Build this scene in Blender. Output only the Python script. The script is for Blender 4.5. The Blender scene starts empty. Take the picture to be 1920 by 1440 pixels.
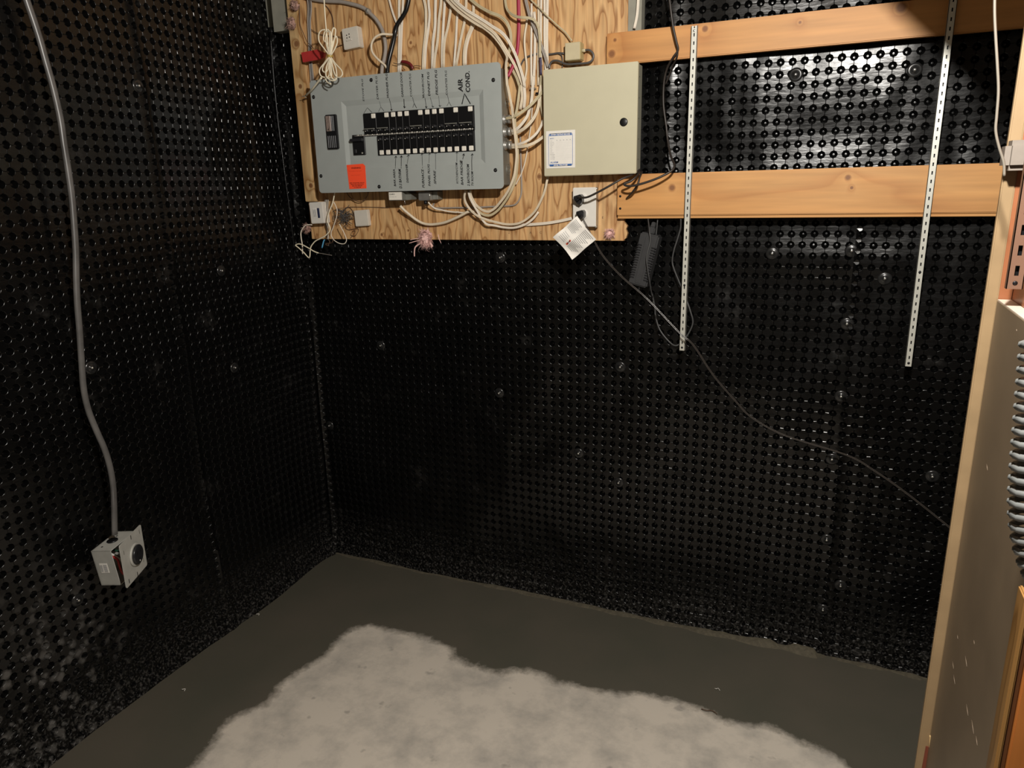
import bpy, bmesh, math, random
import numpy as np
from mathutils import Vector, Matrix
random.seed(7); rng = np.random.default_rng(7)
C = bpy.context.scene.collection
PI = math.pi

# ------------------------------------------------------------------ camera, light, exposure
YAW, PITCH, ROLL, F = 0.41607317, 0.26563063, -0.02489527, 1351.635
CAM = Vector((0, -2.2, 1.449))
fwd = Vector((-math.sin(YAW) * math.cos(PITCH), math.cos(YAW) * math.cos(PITCH), -math.sin(PITCH)))
rt = fwd.cross(Vector((0, 0, 1))).normalized(); up = rt.cross(fwd)
rt, up = rt * math.cos(ROLL) + up * math.sin(ROLL), -rt * math.sin(ROLL) + up * math.cos(ROLL)
cam = bpy.data.cameras.new('camera'); cam.sensor_width = 36; cam.lens = 36 * F / 1920
cam.clip_start = 0.02
co = bpy.data.objects.new('camera', cam); C.objects.link(co)
M = Matrix.Identity(4)
for i in range(3):
    M[i][0] = rt[i]; M[i][1] = up[i]; M[i][2] = -fwd[i]; M[i][3] = CAM[i]
co.matrix_world = M
bpy.context.scene.camera = co
w = bpy.data.worlds.new('world'); bpy.context.scene.world = w; w.use_nodes = True
w.node_tree.nodes['Background'].inputs[0].default_value = (0.9, 0.85, 0.8, 1)
w.node_tree.nodes['Background'].inputs[1].default_value = 0.004
def lamp(name, loc, power, rad, col):
    l = bpy.data.lights.new(name, 'POINT'); l.energy = power; l.shadow_soft_size = rad; l.color = col
    o = bpy.data.objects.new(name, l); C.objects.link(o); o.location = loc
lamp('ceiling_bulb', (0.02, -1.65, 2.0), 128, 0.035, (1.0, 0.955, 0.885))
vs = bpy.context.scene.view_settings
vs.view_transform = 'Standard'; vs.look = 'None'; vs.gamma = 1; vs.use_curve_mapping = False
vs.exposure = 0.0
bpy.context.scene.cycles.max_bounces = 6

# ------------------------------------------------------------------ picture point -> point in the room
def ray(px, py):
    return rt * ((px - 960) / F) - up * ((py - 720) / F) + fwd
def P(px, py, off=0.0):                     # on the plane `off` in front of the back wall
    q = ray(px, py); return CAM + q * ((2.2 - off) / q.y)
def PX(px, py, x=-1.8):                     # on a plane parallel to the left wall
    q = ray(px, py); return CAM + q * (x / q.x)
def PZ(px, py, z=0.0):
    q = ray(px, py); return CAM + q * ((z - CAM.z) / q.z)

# ------------------------------------------------------------------ materials
def nt(name):
    m = bpy.data.materials.new(name); m.use_nodes = True
    t = m.node_tree; return m, t, t.nodes['Principled BSDF']
def lin(c):
    return tuple(((v / 255) / 12.92 if v / 255 <= .04045 else ((v / 255 + .055) / 1.055) ** 2.4) for v in c) + (1,)
def mat(name, rgb, rough=.5, metal=0, spec=.5, noise=0, nscale=60, bump=0, emit=None, sheen=0):
    m, t, b = nt(name)
    b.inputs['Base Color'].default_value = lin(rgb); b.inputs['Roughness'].default_value = rough
    b.inputs['Metallic'].default_value = metal; b.inputs['Specular IOR Level'].default_value = spec
    if noise or bump:
        g = t.nodes.new('ShaderNodeTexCoord')
        n = t.nodes.new('ShaderNodeTexNoise'); n.inputs['Scale'].default_value = nscale; n.inputs['Detail'].default_value = 5
        t.links.new(g.outputs['Object'], n.inputs['Vector'])
        if noise:
            r = t.nodes.new('ShaderNodeMapRange'); r.inputs[1].default_value = .3; r.inputs[2].default_value = .7
            r.inputs[3].default_value = 1 - noise; r.inputs[4].default_value = 1 + noise
            t.links.new(n.outputs[0], r.inputs[0])
            x = t.nodes.new('ShaderNodeMix'); x.data_type = 'RGBA'; x.blend_type = 'MULTIPLY'; x.inputs[0].default_value = 1
            x.inputs[6].default_value = lin(rgb); t.links.new(r.outputs[0], x.inputs[7])
            t.links.new(x.outputs[2], b.inputs['Base Color'])
        if bump:
            u = t.nodes.new('ShaderNodeBump'); u.inputs['Strength'].default_value = bump; u.inputs['Distance'].default_value = .002
            t.links.new(n.outputs[0], u.inputs['Height']); t.links.new(u.outputs[0], b.inputs['Normal'])
    return m
def N(t, typ, **kw):
    n = t.nodes.new(typ)
    for k, v in kw.items():
        if k.startswith('i'): n.inputs[int(k[1:])].default_value = v
        else: setattr(n, k, v)
    return n
def wood(name, cols, axis='Z', scale=9, dist=5, rough=.55, stretch=8, knots=(), streak=.5, fine=70):
    """cols: dark line, mid, light ; axis: direction of the grain"""
    m, t, b = nt(name); L = t.links.new
    g = N(t, 'ShaderNodeNewGeometry'); mp = N(t, 'ShaderNodeMapping')
    L(g.outputs['Position'], mp.inputs[0])
    s = [stretch, stretch, stretch]; s['XYZ'.index(axis)] = 1.0
    mp.inputs['Scale'].default_value = s
    big = N(t, 'ShaderNodeTexNoise'); big.inputs['Scale'].default_value = scale * .12; big.inputs['Detail'].default_value = 3
    L(mp.outputs[0], big.inputs['Vector'])
    mul = N(t, 'ShaderNodeMath', operation='MULTIPLY', i1=dist * 2.2); L(big.outputs[0], mul.inputs[0])
    vecsrc = mul.outputs[0]
    for (kx, kz, kr) in knots:                      # rings round each knot
        d = N(t, 'ShaderNodeVectorMath', operation='DISTANCE'); L(g.outputs['Position'], d.inputs[0])
        d.inputs[1].default_value = (kx, kz[0], kz[1])
        e = N(t, 'ShaderNodeMath', operation='DIVIDE', i0=kr * 1.1); L(d.outputs['Value'], e.inputs[1])
        e2 = N(t, 'ShaderNodeMath', operation='MINIMUM', i1=1.6); L(e.outputs[0], e2.inputs[0])
        a = N(t, 'ShaderNodeMath', operation='ADD'); L(vecsrc, a.inputs[0]); L(e2.outputs[0], a.inputs[1]); vecsrc = a.outputs[0]
    fr = N(t, 'ShaderNodeMath', operation='FRACT'); L(vecsrc, fr.inputs[0])
    ramp = N(t, 'ShaderNodeValToRGB'); L(fr.outputs[0], ramp.inputs[0])
    cr = ramp.color_ramp; cr.elements[0].color = lin(cols[1]); cr.elements[1].color = lin(cols[0]); cr.elements[1].position = .93
    e = cr.elements.new(.55); e.color = lin(cols[2]); e = cr.elements.new(1.0); e.color = lin(cols[1])
    fn = N(t, 'ShaderNodeTexNoise'); fn.inputs['Scale'].default_value = fine; fn.inputs['Detail'].default_value = 4
    mp2 = N(t, 'ShaderNodeMapping'); L(g.outputs['Position'], mp2.inputs[0]); s2 = [1, 1, 1]; s2['XYZ'.index(axis)] = .06
    mp2.inputs['Scale'].default_value = s2; L(mp2.outputs[0], fn.inputs['Vector'])
    mr = N(t, 'ShaderNodeMapRange', i1=.3, i2=.7, i3=1 - streak * .4, i4=1 + streak * .25); L(fn.outputs[0], mr.inputs[0])
    mx = N(t, 'ShaderNodeMix', data_type='RGBA', blend_type='MULTIPLY'); mx.inputs[0].default_value = 1
    L(ramp.outputs[0], mx.inputs[6]); L(mr.outputs[0], mx.inputs[7]); out = mx.outputs[2]
    for (kx, kz, kr) in knots:
        d = N(t, 'ShaderNodeVectorMath', operation='DISTANCE'); L(g.outputs['Position'], d.inputs[0])
        d.inputs[1].default_value = (kx, kz[0], kz[1])
        k = N(t, 'ShaderNodeMapRange', i1=kr * .55, i2=kr * 1.1, i3=.85, i4=0.0); L(d.outputs['Value'], k.inputs[0])
        q = N(t, 'ShaderNodeMix', data_type='RGBA'); L(k.outputs[0], q.inputs[0]); L(out, q.inputs[6])
        q.inputs[7].default_value = lin((112, 66, 34)); out = q.outputs[2]
    L(out, b.inputs['Base Color']); b.inputs['Roughness'].default_value = rough
    bp = N(t, 'ShaderNodeBump'); bp.inputs['Strength'].default_value = .15; bp.inputs['Distance'].default_value = .001
    L(fn.outputs[0], bp.inputs['Height']); L(bp.outputs[0], b.inputs['Normal'])
    return m
def kn(px, py, off, r): p = P(px, py, off); return (p.x, (p.y, p.z), r)

MT = {}
MT['cover'] = mat('grey_enamel', (158, 163, 160), .42, noise=.03, nscale=25)
MT['enclosure'] = mat('dull_grey_steel', (128, 128, 120), .45, metal=.35, noise=.12, nscale=30)
MT['beige'] = mat('beige_enamel', (190, 184, 158), .42, noise=.02, nscale=20)
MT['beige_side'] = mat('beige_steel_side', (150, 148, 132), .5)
MT['black'] = mat('black_plastic', (16, 16, 17), .35)
MT['black2'] = mat('dark_toggle_plastic', (34, 34, 36), .28)
MT['blacksatin'] = mat('black_cable_jacket', (12, 12, 13), .3)
MT['cordbrown'] = mat('dark_brown_cord', (44, 38, 34), .45)
MT['greycord'] = mat('dark_grey_cord', (66, 66, 66), .45)
MT['whitelabel'] = mat('white_number_label', (225, 220, 208), .5)
MT['whiteplastic'] = mat('white_plastic', (218, 214, 206), .4, noise=.02)
MT['offwhite'] = mat('off_white_plastic', (206, 200, 188), .45, noise=.03)
MT['greywhite'] = mat('aged_white_cord', (116, 110, 100), .5)
MT['cream'] = mat('cream_cord', (232, 222, 196), .5)
MT['romex'] = mat('white_cable_jacket', (214, 200, 176), .5, noise=.06, nscale=30)
MT['romex2'] = mat('pale_cable_jacket', (222, 212, 196), .5, noise=.05, nscale=30)
MT['romex3'] = mat('beige_cable_jacket', (190, 178, 146), .5, noise=.06, nscale=30)
MT['greycable'] = mat('grey_cable_jacket', (150, 142, 134), .5, noise=.06)
MT['greyflat'] = mat('grey_flat_cable', (84, 82, 80), .34, noise=.4, nscale=12)
MT['copper'] = mat('thin_dark_wire', (92, 70, 54), .5)
MT['magenta'] = mat('magenta_cable_jacket', (158, 40, 70), .45)
MT['red'] = mat('red_plastic', (176, 52, 50), .5, noise=.1)
MT['darkred'] = mat('dark_red_plastic', (104, 28, 30), .4)
MT['orange'] = mat('orange_sticker', (255, 84, 48), .5)
MT['ink'] = mat('black_ink', (14, 14, 16), .6)
MT['inkgrey'] = mat('grey_print', (136, 137, 140), .7)
MT['inkred'] = mat('orange_red_print', (205, 70, 40), .6)
MT['blue'] = mat('blue_print', (40, 92, 160), .6)
MT['paper'] = mat('white_paper', (226, 222, 214), .6, noise=.03)
MT['steel'] = mat('galvanised_steel', (168, 166, 160), .38, metal=.7, noise=.1, nscale=40)
MT['screw'] = mat('dark_screw', (40, 40, 42), .35, metal=.7)
MT['bright'] = mat('bright_screw', (200, 198, 190), .25, metal=.8)
MT['rail'] = mat('white_zinc_rail', (205, 204, 194), .35, metal=.35, noise=.04)
MT['brownrail'] = mat('brown_painted_rail', (112, 84, 68), .4)
MT['brass'] = mat('old_brass', (180, 140, 60), .35, metal=.8)
MT['box'] = mat('dull_galvanised_box', (172, 171, 164), .5, metal=.1, noise=.08, nscale=40)
MT['washer'] = mat('clear_smoky_plastic', (30, 30, 30), .25, noise=.3, nscale=80)
MT['pink'] = mat('pink_fibreglass', (232, 190, 182), .95, noise=.18, nscale=120, bump=.8)
MT['pinkgrey'] = mat('dusty_pink_fibreglass', (176, 142, 130), .95, noise=.2, nscale=120, bump=.8)
MT['navy'] = mat('dark_blue_terminal', (38, 44, 70), .4)
MT['yellow'] = mat('yellow_tie', (214, 184, 90), .5)
MT['lightblue'] = mat('light_blue_wire', (90, 160, 200), .4)
MT['conc'] = mat('grey_concrete_wall', (138, 136, 124), .85, noise=.1, nscale=25, bump=.5)
MT['spring'] = mat('galvanised_coil', (104, 106, 105), .45)
MT['ceil'] = mat('dark_ceiling_boards', (84, 72, 56), .8, noise=.04)
MT['dimwall'] = mat('dim_room_wall', (78, 72, 64), .8, noise=.05)
MT['mortar'] = mat('brown_mortar', (84, 78, 64), .85, noise=.25, nscale=90, bump=1)

# ------------------------------------------------------------------ object helpers
def base(o, lab=None, cat=None, group=None, kind=None):
    if lab: o['label'] = lab
    if cat: o['category'] = cat
    if group: o['group'] = group
    if kind: o['kind'] = kind
    return o
def thing(name, lab, cat, loc, group=None):
    o = bpy.data.objects.new(name, None); C.objects.link(o); o.location = loc; o.empty_display_size = .02
    return base(o, lab, cat, group)
def wloc(o):
    v = Vector((0, 0, 0))
    while o: v += o.location; o = o.parent
    return v
class MB:
    def __init__(s): s.v = []; s.f = []; s.sm = []
    def add(s, v, f, smooth=False):
        k = len(s.v); s.v += [tuple(q) for q in v]; s.f += [tuple(i + k for i in q) for q in f]; s.sm += [smooth] * len(f); return s
    def box(s, x0, x1, y0, y1, z0, z1, bev=0, M=None):
        bm = bmesh.new(); bmesh.ops.create_cube(bm, size=1)
        for q in bm.verts:
            q.co = Vector(((x0 + x1) / 2 + q.co.x * abs(x1 - x0), (y0 + y1) / 2 + q.co.y * abs(y1 - y0), (z0 + z1) / 2 + q.co.z * abs(z1 - z0)))
        if bev: bmesh.ops.bevel(bm, geom=bm.edges[:], offset=bev, segments=1 if bev < .0015 else 2, affect='EDGES')
        s.bm(bm, M); return s
    def bm(s, bm, M=None, smooth=False):
        if M: bm.transform(M)
        bm.verts.index_update()
        s.add([q.co.copy() for q in bm.verts], [[x.index for x in f.verts] for f in bm.faces], smooth); bm.free()
    def prism(s, pts, y0, y1, M=None, axis='y'):     # pts (x,z) outline
        n = len(pts); T = (lambda v: M @ Vector(v)) if M else (lambda v: Vector(v))
        if axis == 'y': v = [T((p[0], y0, p[1])) for p in pts] + [T((p[0], y1, p[1])) for p in pts]
        else: v = [T((p[0], p[1], y0)) for p in pts] + [T((p[0], p[1], y1)) for p in pts]
        f = [tuple(range(n)), tuple(range(2 * n - 1, n - 1, -1))] + [(i, i + n, (i + 1) % n + n, (i + 1) % n) for i in range(n)]
        return s.add(v, f)
    def lathe(s, prof, c, ax=(0, -1, 0), n=20, smooth=True):   # prof: (radius, height along ax)
        ax = Vector(ax).normalized(); a = ax.orthogonal().normalized(); b = ax.cross(a); c = Vector(c); v = []
        for r, h in prof:
            for k in range(n):
                t = 2 * PI * k / n; v.append(c + ax * h + (a * math.cos(t) + b * math.sin(t)) * r)
        f = [(i * n + k, i * n + (k + 1) % n, (i + 1) * n + (k + 1) % n, (i + 1) * n + k) for i in range(len(prof) - 1) for k in range(n)]
        f += [tuple(range(n - 1, -1, -1)), tuple((len(prof) - 1) * n + k for k in range(n))]
        return s.add(v, f, smooth)
    def tube(s, path, rx, ry=None, n=8, ref=(0, -1, 0), taper=None):
        ry = ry or rx; ref = Vector(ref); v = []; m = len(path)
        for i, p in enumerate(path):
            t = (path[min(i + 1, m - 1)] - path[max(i - 1, 0)])
            t = t.normalized() if t.length > 1e-9 else Vector((0, 0, 1))
            sd = t.cross(ref)
            if sd.length < 1e-3: sd = t.cross(Vector((1, 0, .3)))
            sd.normalize(); nn = sd.cross(t)
            k0 = taper(i / (m - 1)) if taper else 1
            for k in range(n):
                a = 2 * PI * k / n; v.append(p + sd * (math.cos(a) * rx * k0) + nn * (math.sin(a) * ry * k0))
        f = [(i * n + k, i * n + (k + 1) % n, (i + 1) * n + (k + 1) % n, (i + 1) * n + k) for i in range(m - 1) for k in range(n)]
        f += [tuple(range(n - 1, -1, -1)), tuple((m - 1) * n + k for k in range(n))]
        return s.add(v, f, True)
    def build(s, name, m, parent=None, lab=None, cat=None, group=None, kind=None, org=None):
        vs_ = np.array(s.v, float); lo, hi = vs_.min(0), vs_.max(0)
        o0 = Vector(org) if org is not None else Vector(((lo[0] + hi[0]) / 2, (lo[1] + hi[1]) / 2, lo[2] if not parent else (lo[2] + hi[2]) / 2))
        me = bpy.data.meshes.new(name); me.from_pydata((vs_ - np.array(o0)).tolist(), [], s.f)
        me.polygons.foreach_set('use_smooth', s.sm); me.materials.append(MT[m] if isinstance(m, str) else m)
        me.update()
        o = bpy.data.objects.new(name, me); C.objects.link(o)
        if parent: o.parent = parent; o.location = o0 - wloc(parent)
        else: o.location = o0
        return base(o, lab, cat, group, kind)
def smooth(pts, sub=6):
    pts = [Vector(p) for p in pts]; out = []
    q = [pts[0] * 2 - pts[1]] + pts + [pts[-1] * 2 - pts[-2]]
    for i in range(1, len(q) - 2):
        a, b, c, d = q[i - 1:i + 3]
        for k in range(sub):
            t = k / sub
            out.append(.5 * ((2 * b) + (c - a) * t + (2 * a - 5 * b + 4 * c - d) * t * t + (3 * b - 3 * c + d - a) * t ** 3))
    out.append(pts[-1]); return out
def wp(pts, off, crop=None):
    """pixel polyline -> points in front of the back wall; off a number or one per point"""
    o = off if isinstance(off, (list, tuple)) else [off] * len(pts)
    if crop: pts = [(crop[0] + x / crop[2], crop[1] + y / crop[2]) for x, y in pts]
    if len(o) != len(pts): o = list(np.interp(np.linspace(0, 1, len(pts)), np.linspace(0, 1, len(o)), o))
    return [P(x, y, k) for (x, y), k in zip(pts, o)]
def text(s, m, parent, org, right, upv, length=None, h=.008, shear=0.0, bold=0.0, name='lettering', center=False, kind=None):
    cu = bpy.data.curves.new('t', 'FONT'); cu.body = s; cu.size = 1; cu.shear = shear; cu.offset = bold; cu.resolution_u = 2
    to = bpy.data.objects.new('t', cu); C.objects.link(to)
    dg = bpy.context.evaluated_depsgraph_get(); me = bpy.data.meshes.new_from_object(to.evaluated_get(dg))
    bpy.data.objects.remove(to); bpy.data.curves.remove(cu)
    a = np.array([v.co[:] for v in me.vertices]); wd = a[:, 0].max() - a[:, 0].min(); hh = .72
    sy = h / hh; sx = (length / wd) if length else sy
    right = Vector(right).normalized(); upv = Vector(upv).normalized(); org = Vector(org)
    x0 = a[:, 0].min() + (wd / 2 if center else 0)
    mb = MB(); mb.add([org + right * ((p[0] - x0) * sx) + upv * (p[1] * sy) for p in a], [tuple(p.vertices) for p in me.polygons])
    bpy.data.meshes.remove(me)
    return mb.build(name, m, parent, kind=kind)

# ------------------------------------------------------------------ value noise for sheets
class VN:
    def __init__(s, seed): s.g = np.random.default_rng(seed).uniform(-1, 1, (64, 64))
    def __call__(s, x, y):
        xi = np.floor(x).astype(int); yi = np.floor(y).astype(int); fx = x - xi; fy = y - yi
        fx = fx * fx * (3 - 2 * fx); fy = fy * fy * (3 - 2 * fy)
        g = s.g; a = g[xi % 64, yi % 64]; b = g[(xi + 1) % 64, yi % 64]; c = g[xi % 64, (yi + 1) % 64]; d = g[(xi + 1) % 64, (yi + 1) % 64]
        return a * (1 - fx) * (1 - fy) + b * fx * (1 - fy) + c * (1 - fx) * fy + d * fx * fy
n1, n2, n3, n4 = VN(1), VN(2), VN(3), VN(4)

# ------------------------------------------------------------------ black dimpled membrane
def membrane_mat(name, dust):
    m, t, b = nt(name); L = t.links.new
    g = N(t, 'ShaderNodeNewGeometry')
    sc = N(t, 'ShaderNodeTexNoise'); sc.inputs['Scale'].default_value = 9; sc.inputs['Detail'].default_value = 8; sc.inputs['Roughness'].default_value = .7
    L(g.outputs['Position'], sc.inputs['Vector'])
    r = N(t, 'ShaderNodeMapRange', i1=.60, i2=.80, i3=0.0, i4=.06); L(sc.outputs[0], r.inputs[0])
    sp = N(t, 'ShaderNodeTexVoronoi'); sp.inputs['Scale'].default_value = 30; sp.inputs['Randomness'].default_value = .9
    wn_ = N(t, 'ShaderNodeTexNoise'); wn_.inputs['Scale'].default_value = 60; L(g.outputs['Position'], wn_.inputs['Vector'])
    wv_ = N(t, 'ShaderNodeVectorMath', operation='MULTIPLY_ADD'); L(wn_.outputs['Color'], wv_.inputs[0]); wv_.inputs[1].default_value = (.018, .018, .018); L(g.outputs['Position'], wv_.inputs[2])
    L(wv_.outputs[0], sp.inputs['Vector'])
    r2 = N(t, 'ShaderNodeMapRange', i1=.20, i2=.44, i3=1.0, i4=0.0); L(sp.outputs['Distance'], r2.inputs[0])
    # dried mortar splashes low down on the near end of the left wall: they have their own place and shape
    d = N(t, 'ShaderNodeVectorMath', operation='DISTANCE'); L(g.outputs['Position'], d.inputs[0]); d.inputs[1].default_value = (-1.8, -1.26, .20)
    rd = N(t, 'ShaderNodeMapRange', i1=.10, i2=.34, i3=.22 * dust, i4=0.0); L(d.outputs['Value'], rd.inputs[0])
    mu = N(t, 'ShaderNodeMath', operation='MULTIPLY'); L(r2.outputs[0], mu.inputs[0]); L(rd.outputs[0], mu.inputs[1])
    ad = N(t, 'ShaderNodeMath', operation='ADD'); L(mu.outputs[0], ad.inputs[0])
    # mortar dust just above the floor
    sx = N(t, 'ShaderNodeSeparateXYZ'); L(g.outputs['Position'], sx.inputs[0])
    rz = N(t, 'ShaderNodeMapRange', i1=0.0, i2=.22, i3=.16, i4=0.0); L(sx.outputs[2], rz.inputs[0])
    fz = N(t, 'ShaderNodeTexNoise'); fz.inputs['Scale'].default_value = 140; fz.inputs['Detail'].default_value = 3; L(g.outputs['Position'], fz.inputs['Vector'])
    rf = N(t, 'ShaderNodeMapRange', i1=.5, i2=.68, i3=0.0, i4=1.0); L(fz.outputs[0], rf.inputs[0])
    m2 = N(t, 'ShaderNodeMath', operation='MULTIPLY'); L(rz.outputs[0], m2.inputs[0]); L(rf.outputs[0], m2.inputs[1])
    m3 = N(t, 'ShaderNodeMath', operation='ADD'); L(m2.outputs[0], m3.inputs[0]); L(r.outputs[0], m3.inputs[1]); L(m3.outputs[0], ad.inputs[1])
    mx = N(t, 'ShaderNodeMix', data_type='RGBA'); L(ad.outputs[0], mx.inputs[0])
    mx.inputs[6].default_value = lin((6, 6, 6)); mx.inputs[7].default_value = lin((160, 156, 150))
    L(mx.outputs[2], b.inputs['Base Color'])
    rr = N(t, 'ShaderNodeMapRange', i1=.35, i2=.7, i3=.23, i4=.33); L(sc.outputs[0], rr.inputs[0])
    ra = N(t, 'ShaderNodeMath', operation='ADD'); L(rr.outputs[0], ra.inputs[0]); L(ad.outputs[0], ra.inputs[1])
    L(ra.outputs[0], b.inputs['Roughness'])
    b.inputs['Specular IOR Level'].default_value = .40
    fb = N(t, 'ShaderNodeTexNoise'); fb.inputs['Scale'].default_value = 26; fb.inputs['Detail'].default_value = 4
    mp = N(t, 'ShaderNodeMapping'); mp.inputs['Scale'].default_value = (1, 1, 4); L(g.outputs['Position'], mp.inputs[0]); L(mp.outputs[0], fb.inputs['Vector'])
    bp = N(t, 'ShaderNodeBump'); bp.inputs['Strength'].default_value = .16; bp.inputs['Distance'].default_value = .004
    L(fb.outputs[0], bp.inputs['Height']); L(bp.outputs[0], b.inputs['Normal'])
    return m
MT['membrane'] = membrane_mat('black_membrane_plastic', 0.0)
MT['membrane_left'] = membrane_mat('black_membrane_plastic_splashed', 1.0)
def sheet(name, a0, a1, z0, z1, fn, m, lab, p=.030, keep=None, phase=(0, 0), rot=None):
    """fn(a, z, h) -> world xyz arrays ; a runs along the wall, h is the height above the sheet (towards the room)"""
    na = int(round((a1 - a0) / p)); nz = int(round((z1 - z0) / p)); R1 = .0098; D = .0075; G = .0010; DG = .0010
    al = math.asin(G / R1)
    # shared lattice
    offs = np.array([p / 2 - G * 1.0, p / 2, p / 2 + G * 1.0]); gh = np.array([0, -DG, 0])
    V = []; ca = a0 + p * np.arange(na + 1); cz = z0 + p * np.arange(nz + 1)
    A, Z = np.meshgrid(ca, cz, indexing='ij'); V.append(np.stack([A.ravel(), Z.ravel(), 0 * A.ravel()], 1)); nC = A.size
    cid = np.arange(nC).reshape(na + 1, nz + 1)
    A, Z, K = np.meshgrid(np.arange(na), np.arange(nz + 1), np.arange(3), indexing='ij')   # edges along a
    V.append(np.stack([(a0 + p * A + offs[K]).ravel(), (z0 + p * Z).ravel(), gh[K].ravel()], 1)); hid = nC + np.arange(A.size).reshape(A.shape); n0 = nC + A.size
    A, Z, K = np.meshgrid(np.arange(na + 1), np.arange(nz), np.arange(3), indexing='ij')
    V.append(np.stack([(a0 + p * A).ravel(), (z0 + p * Z + offs[K]).ravel(), .58 * gh[K].ravel()], 1)); vid = n0 + np.arange(A.size).reshape(A.shape); n0 += A.size
    I, J = np.meshgrid(np.arange(na), np.arange(nz), indexing='ij'); I = I.ravel(); J = J.ravel(); nc = I.size
    # 16 boundary points, anticlockwise from the middle of the +a side
    B = np.stack([vid[I + 1, J, 1], vid[I + 1, J, 2], cid[I + 1, J + 1], hid[I, J + 1, 2], hid[I, J + 1, 1], hid[I, J + 1, 0], cid[I, J + 1],
                  vid[I, J, 2], vid[I, J, 1], vid[I, J, 0], cid[I, J], hid[I, J, 0], hid[I, J, 1], hid[I, J, 2], cid[I + 1, J], vid[I + 1, J, 0]], 1)
    ang = []
    for q in range(4): ang += [q * PI / 2, q * PI / 2 + al, q * PI / 2 + PI / 4, (q + 1) * PI / 2 - al]
    ang = np.array(ang)
    # order check: boundary order is mid, +g, corner, -g(next) ...
    rings = [(R1 * 1.08, 0.0, True), (R1 * 1.045, -.00016, False), (R1 * 1.0, -.00053, False), (.0037, -.0132, False), (.0029, -.0112, False)]
    ccx = a0 + p * (I + .5); ccz = z0 + p * (J + .5)
    jit = rng.normal(0, .0004, (nc, 2))
    rid = []
    for (R, H, gm) in rings:
        hh = np.full(16, H)
        if gm: hh[4::8] = -DG; hh[0::8] = -DG * .58
        x = ccx[:, None] + jit[:, :1] + R * np.cos(ang); z = ccz[:, None] + jit[:, 1:] + R * np.sin(ang)
        V.append(np.stack([x.ravel(), z.ravel(), np.tile(hh, nc)], 1)); rid.append(n0 + np.arange(nc * 16).reshape(nc, 16)); n0 += nc * 16
    V.append(np.stack([ccx, ccz, np.full(nc, -.0109)], 1)); cen = n0 + np.arange(nc)
    V = np.concatenate(V)
    kp = np.ones(nc, bool) if keep is None else keep(ccx, ccz)
    seq = [B] + rid; quads = []
    for r0, r1 in zip(seq[:-1], seq[1:]):
        for k in range(16):
            k2 = (k + 1) % 16; quads.append(np.stack([r0[:, k], r0[:, k2], r1[:, k2], r1[:, k]], 1)[kp])
    quads = np.concatenate(quads)
    tris = np.concatenate([np.stack([rid[-1][:, k], rid[-1][:, (k + 1) % 16], cen], 1)[kp] for k in range(16)])
    used = np.zeros(len(V), bool); used[quads.ravel()] = True; used[tris.ravel()] = True
    remap = np.cumsum(used) - 1; V = V[used]; quads = remap[quads]; tris = remap[tris]
    W = fn(V[:, 0], V[:, 1], V[:, 2])
    org = np.array([W[:, 0].mean(), W[:, 1].mean(), W[:, 2].min()])
    me = bpy.data.meshes.new(name); me.vertices.add(len(W)); me.vertices.foreach_set('co', (W - org).ravel())
    nl = quads.size + tris.size; me.loops.add(nl); me.polygons.add(len(quads) + len(tris))
    me.loops.foreach_set('vertex_index', np.concatenate([quads.ravel(), tris.ravel()]).astype(np.int32))
    st = np.concatenate([np.arange(len(quads)) * 4, quads.size + np.arange(len(tris)) * 3]); me.polygons.foreach_set('loop_start', st.astype(np.int32))
    me.polygons.foreach_set('use_smooth', np.ones(len(st), bool)); me.materials.append(MT[m]); me.update(calc_edges=True); me.validate(); me.set_sharp_from_angle(angle=math.radians(19))
    o = bpy.data.objects.new(name, me); C.objects.link(o); o.location = org
    return base(o, lab, 'membrane')

# ------------------------------------------------------------------ the room
def struct(name, mb, m): return mb.build(name, m, kind='structure')
struct('wall_back', MB().box(-2.05, 1.3, .035, .15, 0, 2.45), 'conc')
struct('wall_left', MB().box(-2.05, -1.90, -3.6, .035, 0, 2.45), 'conc')
struct('wall_right', MB().box(1.3, 1.4, -3.6, .15, 0, 2.45), 'dimwall')
struct('wall_front', MB().box(-2.0, 1.4, -3.7, -3.6, 0, 2.45), 'dimwall')
struct('ceiling', MB().box(-2.0, 1.4, -3.7, .15, 2.45, 2.5), 'ceil')
# floor with the dried concrete patch inside the dark fresh mortar
edge_px = [(250, 1560), (330, 1470), (363, 1437), (397, 1390), (427, 1350), (470, 1328), (500, 1320), (520, 1287), (567, 1253), (610, 1227), (630, 1200), (657, 1180), (693, 1170), (733, 1180),
           (793, 1193), (847, 1213), (853, 1233), (893, 1247), (937, 1260), (967, 1253), (1020, 1260), (1043, 1277), (1093, 1287), (1160, 1300), (1200, 1297), (1267, 1313),
           (1323, 1330), (1360, 1350), (1407, 1357), (1453, 1363), (1500, 1387), (1550, 1407), (1583, 1427), (1600, 1450), (1640, 1500), (1670, 1600)]
poly = np.array([PZ(*q)[:2] for q in edge_px] + [(.1, -2.4), (.1, -3.5), (-1.5, -3.5), (-1.5, -2.0)])
def sdist(X, Y):
    d = np.full(X.shape, 9.0); ins = np.zeros(X.shape, bool)
    for i in range(len(poly)):
        a, b = poly[i], poly[(i + 1) % len(poly)]; ab = b - a
        t = np.clip(((X - a[0]) * ab[0] + (Y - a[1]) * ab[1]) / (ab @ ab + 1e-12), 0, 1)
        d = np.minimum(d, np.hypot(X - a[0] - t * ab[0], Y - a[1] - t * ab[1]))
        c = ((a[1] > Y) != (b[1] > Y)) & (X < (b[0] - a[0]) * (Y - a[1]) / (b[1] - a[1] + 1e-12) + a[0]); ins ^= c
    return np.where(ins, d, -d)
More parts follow.
